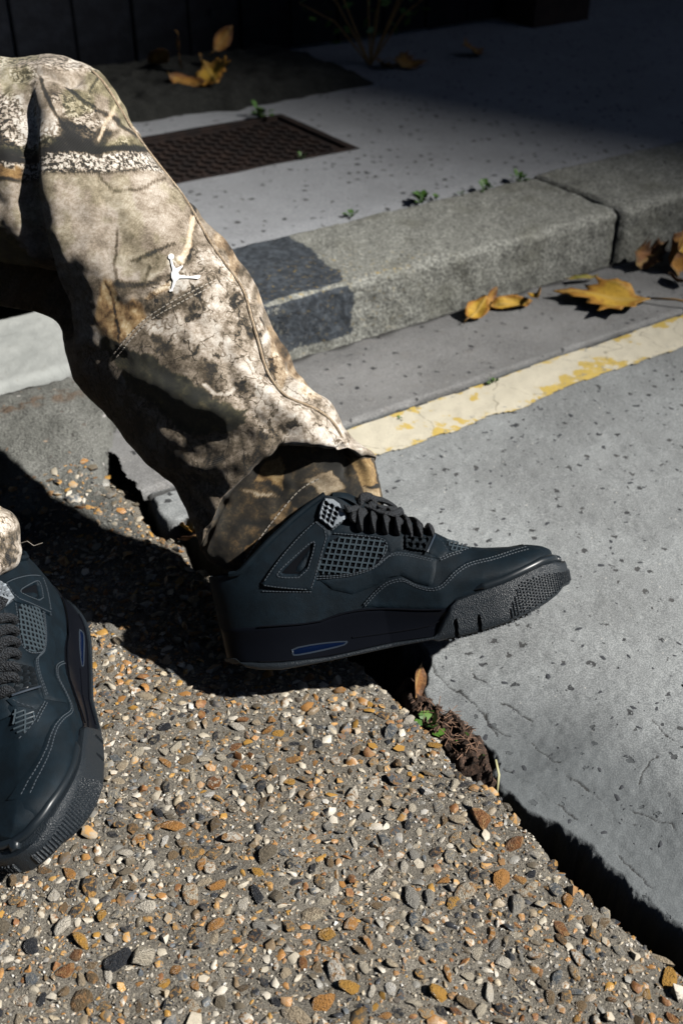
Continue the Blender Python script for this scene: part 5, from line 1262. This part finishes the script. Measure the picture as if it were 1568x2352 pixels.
def leaf(name, pos, size, rz, shape, mat, label, group=None, tilt=(0,0), curl=.3, roll=0.0, cup=0.0, stem=.35, wave=.04, seed=0, lift=.002):
    out = np.array(shape); v, e, f, *_ = None, None, None, None
    P = []; E = []
    for a, b in zip(out, np.roll(out, -1, 0)):
        for k in range(3): P.append(a+(b-a)*k/3)
    nb = len(P); E = [(i, (i+1) % nb) for i in range(nb)]
    gx, gy = np.meshgrid(np.arange(.03, 1, .055), np.arange(-.5, .51, .055)); gx = gx.ravel(); gy = gy.ravel(); k = inside(gx, gy, out) & (seg_dist(gx, gy, list(out), True) > .025)
    P += list(np.stack([gx[k], gy[k]], -1))
    v, e, f, *_r = delaunay_2d_cdt([Vector(q) for q in P], E, [], 0, 1e-5); v = np.array([q[:] for q in v])
    F = [tuple(t) for t in f if inside(np.array([v[list(t)].mean(0)[0]]), np.array([v[list(t)].mean(0)[1]]), out)[0]]
    x, y = v[:,0], v[:,1]; r = np.random.default_rng(seed); d = seg_dist(x, y, list(out), True)
    z = curl*(x-.45)**2 + cup*y**2*2 + wave*np.sin(x*9+seed)*np.sin(y*11+seed*2) + (fbm(x*3+seed, y*3, seed+3, 2)-.5)*wave*3
    Y = y.copy(); Z = z.copy()
    if roll: ang = y*roll; R_ = 1/roll; Y = np.sin(ang)*R_; Z = z + (1-np.cos(ang))*R_
    vein = np.exp(-(np.abs(y)/.014)**2)
    if shape is PLANE:
        for q in ((.55,-.44),(.55,.44),(.33,-.42),(.34,.42)): vein = np.maximum(vein, np.exp(-(seg_dist(x, y, [(0.04,0), q])/.012)**2))
    o = mesh(name, np.stack([x-.45, Y, Z-Z.min()], -1)*size, F, mat, None, True, {'edge': np.clip(1-d/.16, 0, 1), 'vein': vein})
    so = o.modifiers.new('thick', 'SOLIDIFY'); so.thickness = .0004
    o.location = (pos[0], pos[1], pos[2]+lift); o.rotation_euler = (tilt[0], tilt[1], rz)
    if stem:
        b = MB(); z0 = float(np.interp(0, [0], [0])); iz = np.argmin(x); b.tube(np.array([(-.44, Y[iz], Z[iz]-Z.min()), (-.45-stem*.5, .02, Z[iz]-Z.min()+.02), (-.45-stem, .05, .03)])*size, size*.012, n=6); b.build('stem', M_stalk, o, True)
    return tag(o, label, 'leaf', group)
G1 = 'fallen leaves in the gutter'; G2 = 'fallen leaves under the black fence'
leaf('fallen_leaf', gnd(1092,722,.006), .068, 1.05, OVAL, M_ly, 'yellow folded leaf at the left end of the row against the kerb', G1, (.25,-.15), .4, 2.2, seed=1, stem=.2, lift=.004)
leaf('fallen_leaf', gnd(1120,700,.006), .055, 1.15, OVAL, M_lo, 'orange leaf scrap standing up behind the folded yellow leaf by the kerb', G1, (1.0,-.5), .4, 3.5, seed=11, stem=0, lift=.006)
leaf('fallen_leaf', gnd(1168,703,.006), .070, .15, OVAL, M_ly, 'rolled yellow-brown leaf lying lengthwise between two others by the kerb', G1, (.5,0), .2, 5.0, seed=2, stem=0)
leaf('fallen_leaf', gnd(1232,700,.006), .046, 1.5, OVAL, M_ly, 'small cupped yellow leaf at the right end of the row by the kerb', G1, (-.5,.35), -.8, 3.0, seed=3, stem=.25, lift=.012)
leaf('fallen_leaf', gnd(1335,642,.006), .058, .25, [(a, b*.5) for a, b in OVAL], M_lg, 'narrow green and yellow leaf lying flat at the foot of the kerb', G1, (.1,0), .1, 1.0, seed=4, stem=.1)
leaf('fallen_leaf', gnd(1392,690,.006), .165, math.pi-.15, PLANE, M_ly, 'large yellow plane leaf with brown lobes lying open in the gutter', G1, (.02,.0), .08, .35, seed=5, stem=.45, wave=.025, lift=.001)
leaf('fallen_leaf', gnd(1486,606,.006), .090, .6, PLANE, M_lb, 'crumpled brown leaf at the left of the pile under the far kerb stone', G1, (.5,-.4), .9, 4.2, seed=6, stem=0, wave=.09, lift=.008)
leaf('fallen_leaf', gnd(1535,610,.006), .105, 1.4, PLANE, M_lo, 'curled orange-brown leaf standing in the pile under the far kerb stone', G1, (.8,-.6), .8, 3.6, seed=7, stem=.3, wave=.08, lift=.012)
leaf('fallen_leaf', gnd(1566,588,.006), .080, .9, OVAL, M_ly, 'bright yellow leaf at the right picture edge behind the brown pile', G1, (.6,0), .3, 1.6, seed=8, stem=0, lift=.018)
leaf('fallen_leaf', gnd(1550,652,.006), .055, 1.9, OVAL, M_lb, 'small brown curled leaf tip nearest the yellow line', G1, (.7,.2), .6, 4.0, seed=9, stem=.3, lift=.006)
def fleaf(x, y, z, *a, **k): return leaf('fallen_leaf', gnd(x, y, z), *a, **k)
fleaf(365, 165, .12, .085, 2.5, OVAL, M_lo, 'pointed orange leaf leaning on the fence, leftmost of the leaves there', G2, (.9,.5), .3, 1.2, seed=21, stem=0, lift=.03)
fleaf(412, 170, .12, .085, 1.6, [(a, b*.4) for a, b in OVAL], M_lo, 'narrow orange leaf standing upright against the black fence', G2, (1.2,1.2), .2, 1.2, seed=22, stem=.2, lift=.05)
fleaf(430, 200, .12, .100, -.4, OVAL, M_lo, 'long orange leaf lying on the soil bed below the upright one', G2, (.3,.1), .5, 1.5, seed=23, stem=.1, lift=.01)
fleaf(490, 196, .12, .120, -1.2, PLANE, M_ly, 'star-shaped yellow plane leaf on the soil bed under the fence', G2, (.5,.2), .6, 1.2, seed=24, stem=.4, lift=.02)
fleaf(512, 152, .12, .080, .9, OVAL, M_lo, 'curled orange leaf above the star-shaped leaf at the fence', G2, (.9,-.6), .6, 2.5, seed=25, stem=.2, lift=.06)
fleaf(935, 153, .10, .100, .3, PLANE, M_lo, 'orange leaf on the footpath at the end of the soil bed', G2, (.3,.1), .5, 1.4, seed=26, stem=.2, lift=.006)
fleaf(880, 158, .10, .090, 1.3, PLANE, M_lb, 'dark brown leaf at the end of the soil bed beside an orange one', G2, (.3,.3), .5, 2., seed=27, stem=.2, lift=.006)
fleaf(1082, 126, .10, .095, 1.0, PLANE, M_lo, 'orange leaf farthest to the right near the end of the fence', G2, (.5,.3), .6, 2., seed=28, stem=.2, lift=.01)
leaf('fallen_leaf', gnd(424,1215,-.01), .034, 1.9, OVAL, M_ly, 'small yellow leaf wedged in the broken joint behind the trouser leg', None, (.9,.6), .4, 1.6, seed=31, stem=0, lift=.0)
leaf('fallen_leaf', gnd(432,1245,-.012), .036, 2.6, OVAL, M_lb, 'small brown leaf below the yellow one behind the trouser leg', None, (.5,.6), .4, 2.6, seed=32, stem=0, lift=.003)
leaf('fallen_leaf', gnd(953,1585,-.02), .045, 1.5, OVAL, M_lb, 'brown leaf standing in the gap under the raised toe', None, (1.1,-.9), .3, 2.4, seed=33, stem=.1, lift=.006)
# ------------------------------------------------------------------ weeds
mm = Mat('weed_leaf'); M_weed = mm.fin(mm.mix(mm.step(mm.noise(120,3), .4, .7), (.045,.12,.018), (.10,.21,.03)), .5)
def weed(pos, h, n, label, name='weed', group='weeds in the joints', seed=0, spread=1.0, wide=.42):
    r = np.random.default_rng(seed); t = tag(empty(name, tuple(pos)), label, 'plant', group); b = MB(); bs = MB()
    for k in range(n):
        a = r.uniform(0, 6.28); l = h*r.uniform(.5, 1.0); el = r.uniform(.35, 1.2); d = np.array([math.cos(a)*math.cos(el)*spread, math.sin(a)*math.cos(el)*spread, math.sin(el)]); s = np.cross(d, (0,0,1.)); s /= np.linalg.norm(s)+1e-9
        base = d*l*.35; w = l*wide*.5; tip = d*l + np.array([0,0,-.12*l]); mid = (base+tip)/2 + np.array([0,0,.10*l])
        b.add([base, base*.4+mid*.6+s*w*.8, mid+s*w*.9, tip*.8+mid*.2+s*w*.5, tip, tip*.8+mid*.2-s*w*.5, mid-s*w*.9, base*.4+mid*.6-s*w*.8, mid+np.array([0,0,-.05*l])], [(0,1,8),(1,2,8),(2,3,8),(3,4,8),(4,5,8),(5,6,8),(6,7,8),(7,0,8)])
        bs.tube([np.zeros(3), base*.6, base], h*.03, n=5)
    b.build('foliage', M_weed, t, True); bs.build('stem', M_weed, t); return t
weed(gnd(808,497,.098), .020, 9, 'small green weed in the kerb joint nearest the trouser leg', seed=1)
weed(gnd(968,466,.098), .030, 16, 'widest tuft of green weeds in the joint behind the long kerb stone', seed=2)
weed(gnd(1000,458,.098), .018, 8, 'tiny weed just right of the widest tuft behind the kerb', seed=12)
weed(gnd(1060,448,.098), .016, 7, 'tiny weed between the two larger tufts behind the kerb', seed=13)
weed(gnd(1112,438,.098), .030, 14, 'bright green weed near the corner where two kerb stones meet', seed=3)
weed(gnd(1190,418,.095), .030, 10, 'dark weed in the corner joint of the two kerb stones', seed=4)
weed(gnd(1380,474,.095), .012, 6, 'tiny weed in the joint between the two kerb stones', seed=14)
weed(gnd(598,268,.098), .045, 14, 'weed at the far corner of the rusty access cover', seed=5)
weed(gnd(695,365,.098), .020, 8, 'weed at the near edge of the rusty access cover', seed=6)
weed(gnd(1132,882,.0), .016, 9, 'low dark weed in the joint beside the yellow line', seed=7)
weed(gnd(920,966,.0), .010, 7, 'mossy speck in the joint at the left end of the yellow line', seed=8)
weed(gnd(985,1672,-.022), .022, 7, 'largest seedling in the soil of the gap, with round leaves', 'seedling', 'seedlings in the gap', 9, 1.0, .8)
weed(gnd(970,1648,-.024), .026, 4, 'thin upright seedling beside the largest one in the gap', 'seedling', 'seedlings in the gap', 10, .6, .2)
weed(gnd(1060,1706,-.022), .016, 5, 'middle seedling in the soil of the gap', 'seedling', 'seedlings in the gap', 11, 1.0, .7)
weed(gnd(1096,1745,-.024), .011, 4, 'smallest seedling low in the soil of the gap', 'seedling', 'seedlings in the gap', 15, 1.0, .6)
# straggly plant in the shade at the fence
pl = tag(empty('straggly_plant', tuple(gnd(850,150,.1))), 'straggly green plant growing at the foot of the fence in the shade', 'plant'); b = MB(); bs = MB(); r = np.random.default_rng(4)
for k in range(9):
    a = r.uniform(-.6, 3.7); top = np.array([math.cos(a)*.18, math.sin(a)*.03-.02, r.uniform(.12, .36)]); pth = [np.zeros(3), top*.5+np.array([0,0,.03]), top]; bs.tube(pth, [.003,.002,.001], n=5)
    for q in range(6):
        c = top*(.4+.12*q); d = r.normal(size=3); d /= np.linalg.norm(d); s = np.cross(d, r.normal(size=3)); s /= np.linalg.norm(s); b.add([c, c+d*.014+s*.008, c+d*.030, c+d*.014-s*.008], [(0,1,2,3)])
b.build('foliage', M_weed, pl); bs.build('stem', M_stalk, pl)
# ------------------------------------------------------------------ earth in the gap, with rootlets
gap_px = [(895,1560),(960,1540),(985,1600),(1050,1635),(1125,1690),(1155,1785),(1140,1812),(1050,1770),(980,1680),(920,1625)]
gp_ = [gnd(x, y, -.02)[:2] for x, y in gap_px]
def soil_z(X, Y):
    d = sdist(X, Y, gp_); return -.075 + .055*sstep(-.012, .012, d) + (fbm(X*120, Y*120, 401, 4)-.5)*.022 + (vnoise(X*420, Y*420, 7)-.5)*.004
grid_mesh('gap_soil', np.arange(.03, .20, .0022), np.arange(.60, .84, .0022), soil_z, M_soil, keep=lambda X, Y: sdist(X, Y, gp_) > -.02)['kind'] = 'structure'
r = np.random.default_rng(8); b = MB(); cr = MB()
for k in range(130):
    i = r.integers(len(gp_)); c = np.array(gp_[i])*.3 + np.array(gp_[(i+5) % len(gp_)])*.3 + np.array(gp_[r.integers(len(gp_))])*.4; c = np.array([*c, float(soil_z(np.array([c[0]]), np.array([c[1]]))[0])+.002])
    d = r.normal(size=3)*np.array([1,1,.35]); d /= np.linalg.norm(d); l = r.uniform(.004, .016); b.tube([c-d*l, c+r.normal(size=3)*.002+np.array([0,0,.002]), c+d*l], .0004, n=4)
    if k % 2 == 0:
        q = r.uniform(.0015, .004); u_ = r.normal(size=3); u_ /= np.linalg.norm(u_); v_ = np.cross(u_, d); v_ /= np.linalg.norm(v_)+1e-9; cr.box(c+np.array([0,0,q*.4]), u_*q, v_*q*.8, np.cross(u_, v_)*q*.6)
o = b.build('rootlets', plain('dry_root', (.22,.13,.085), .9)); tag(o, 'dry rootlets tangled on the soil in the gap', 'roots', kind='stuff')
o = cr.build('soil_crumbs', M_soil); tag(o, 'crumbs of brown earth lying in the gap', 'soil', kind='stuff')
b = MB(); p0 = gnd(1136,1762,-.02); p1 = gnd(1143,1812,-.02); b.tube([p0+np.array([0,0,.01]), (p0+p1)/2+np.array([.002,0,.004]), p1+np.array([0,0,-.01])], [.0012,.0014,.0008], n=6, flat=.4)
tag(b.build('grass_blade', plain('dry_grass', (.42,.40,.22), .6), None, True), 'pale dry grass blade lying across the gap below the soil', 'grass')
b = MB(); p0, n0 = PR[95, 8], 0; b.tube([PR[88,4], PR[88,4]+np.array([.008,0,.003]), PR[88,4]+np.array([.014,-.002,-.001]), PR[88,4]+np.array([.022,0,.001])], .00025, n=4); b.build('loose_thread', M_thread, trousers)
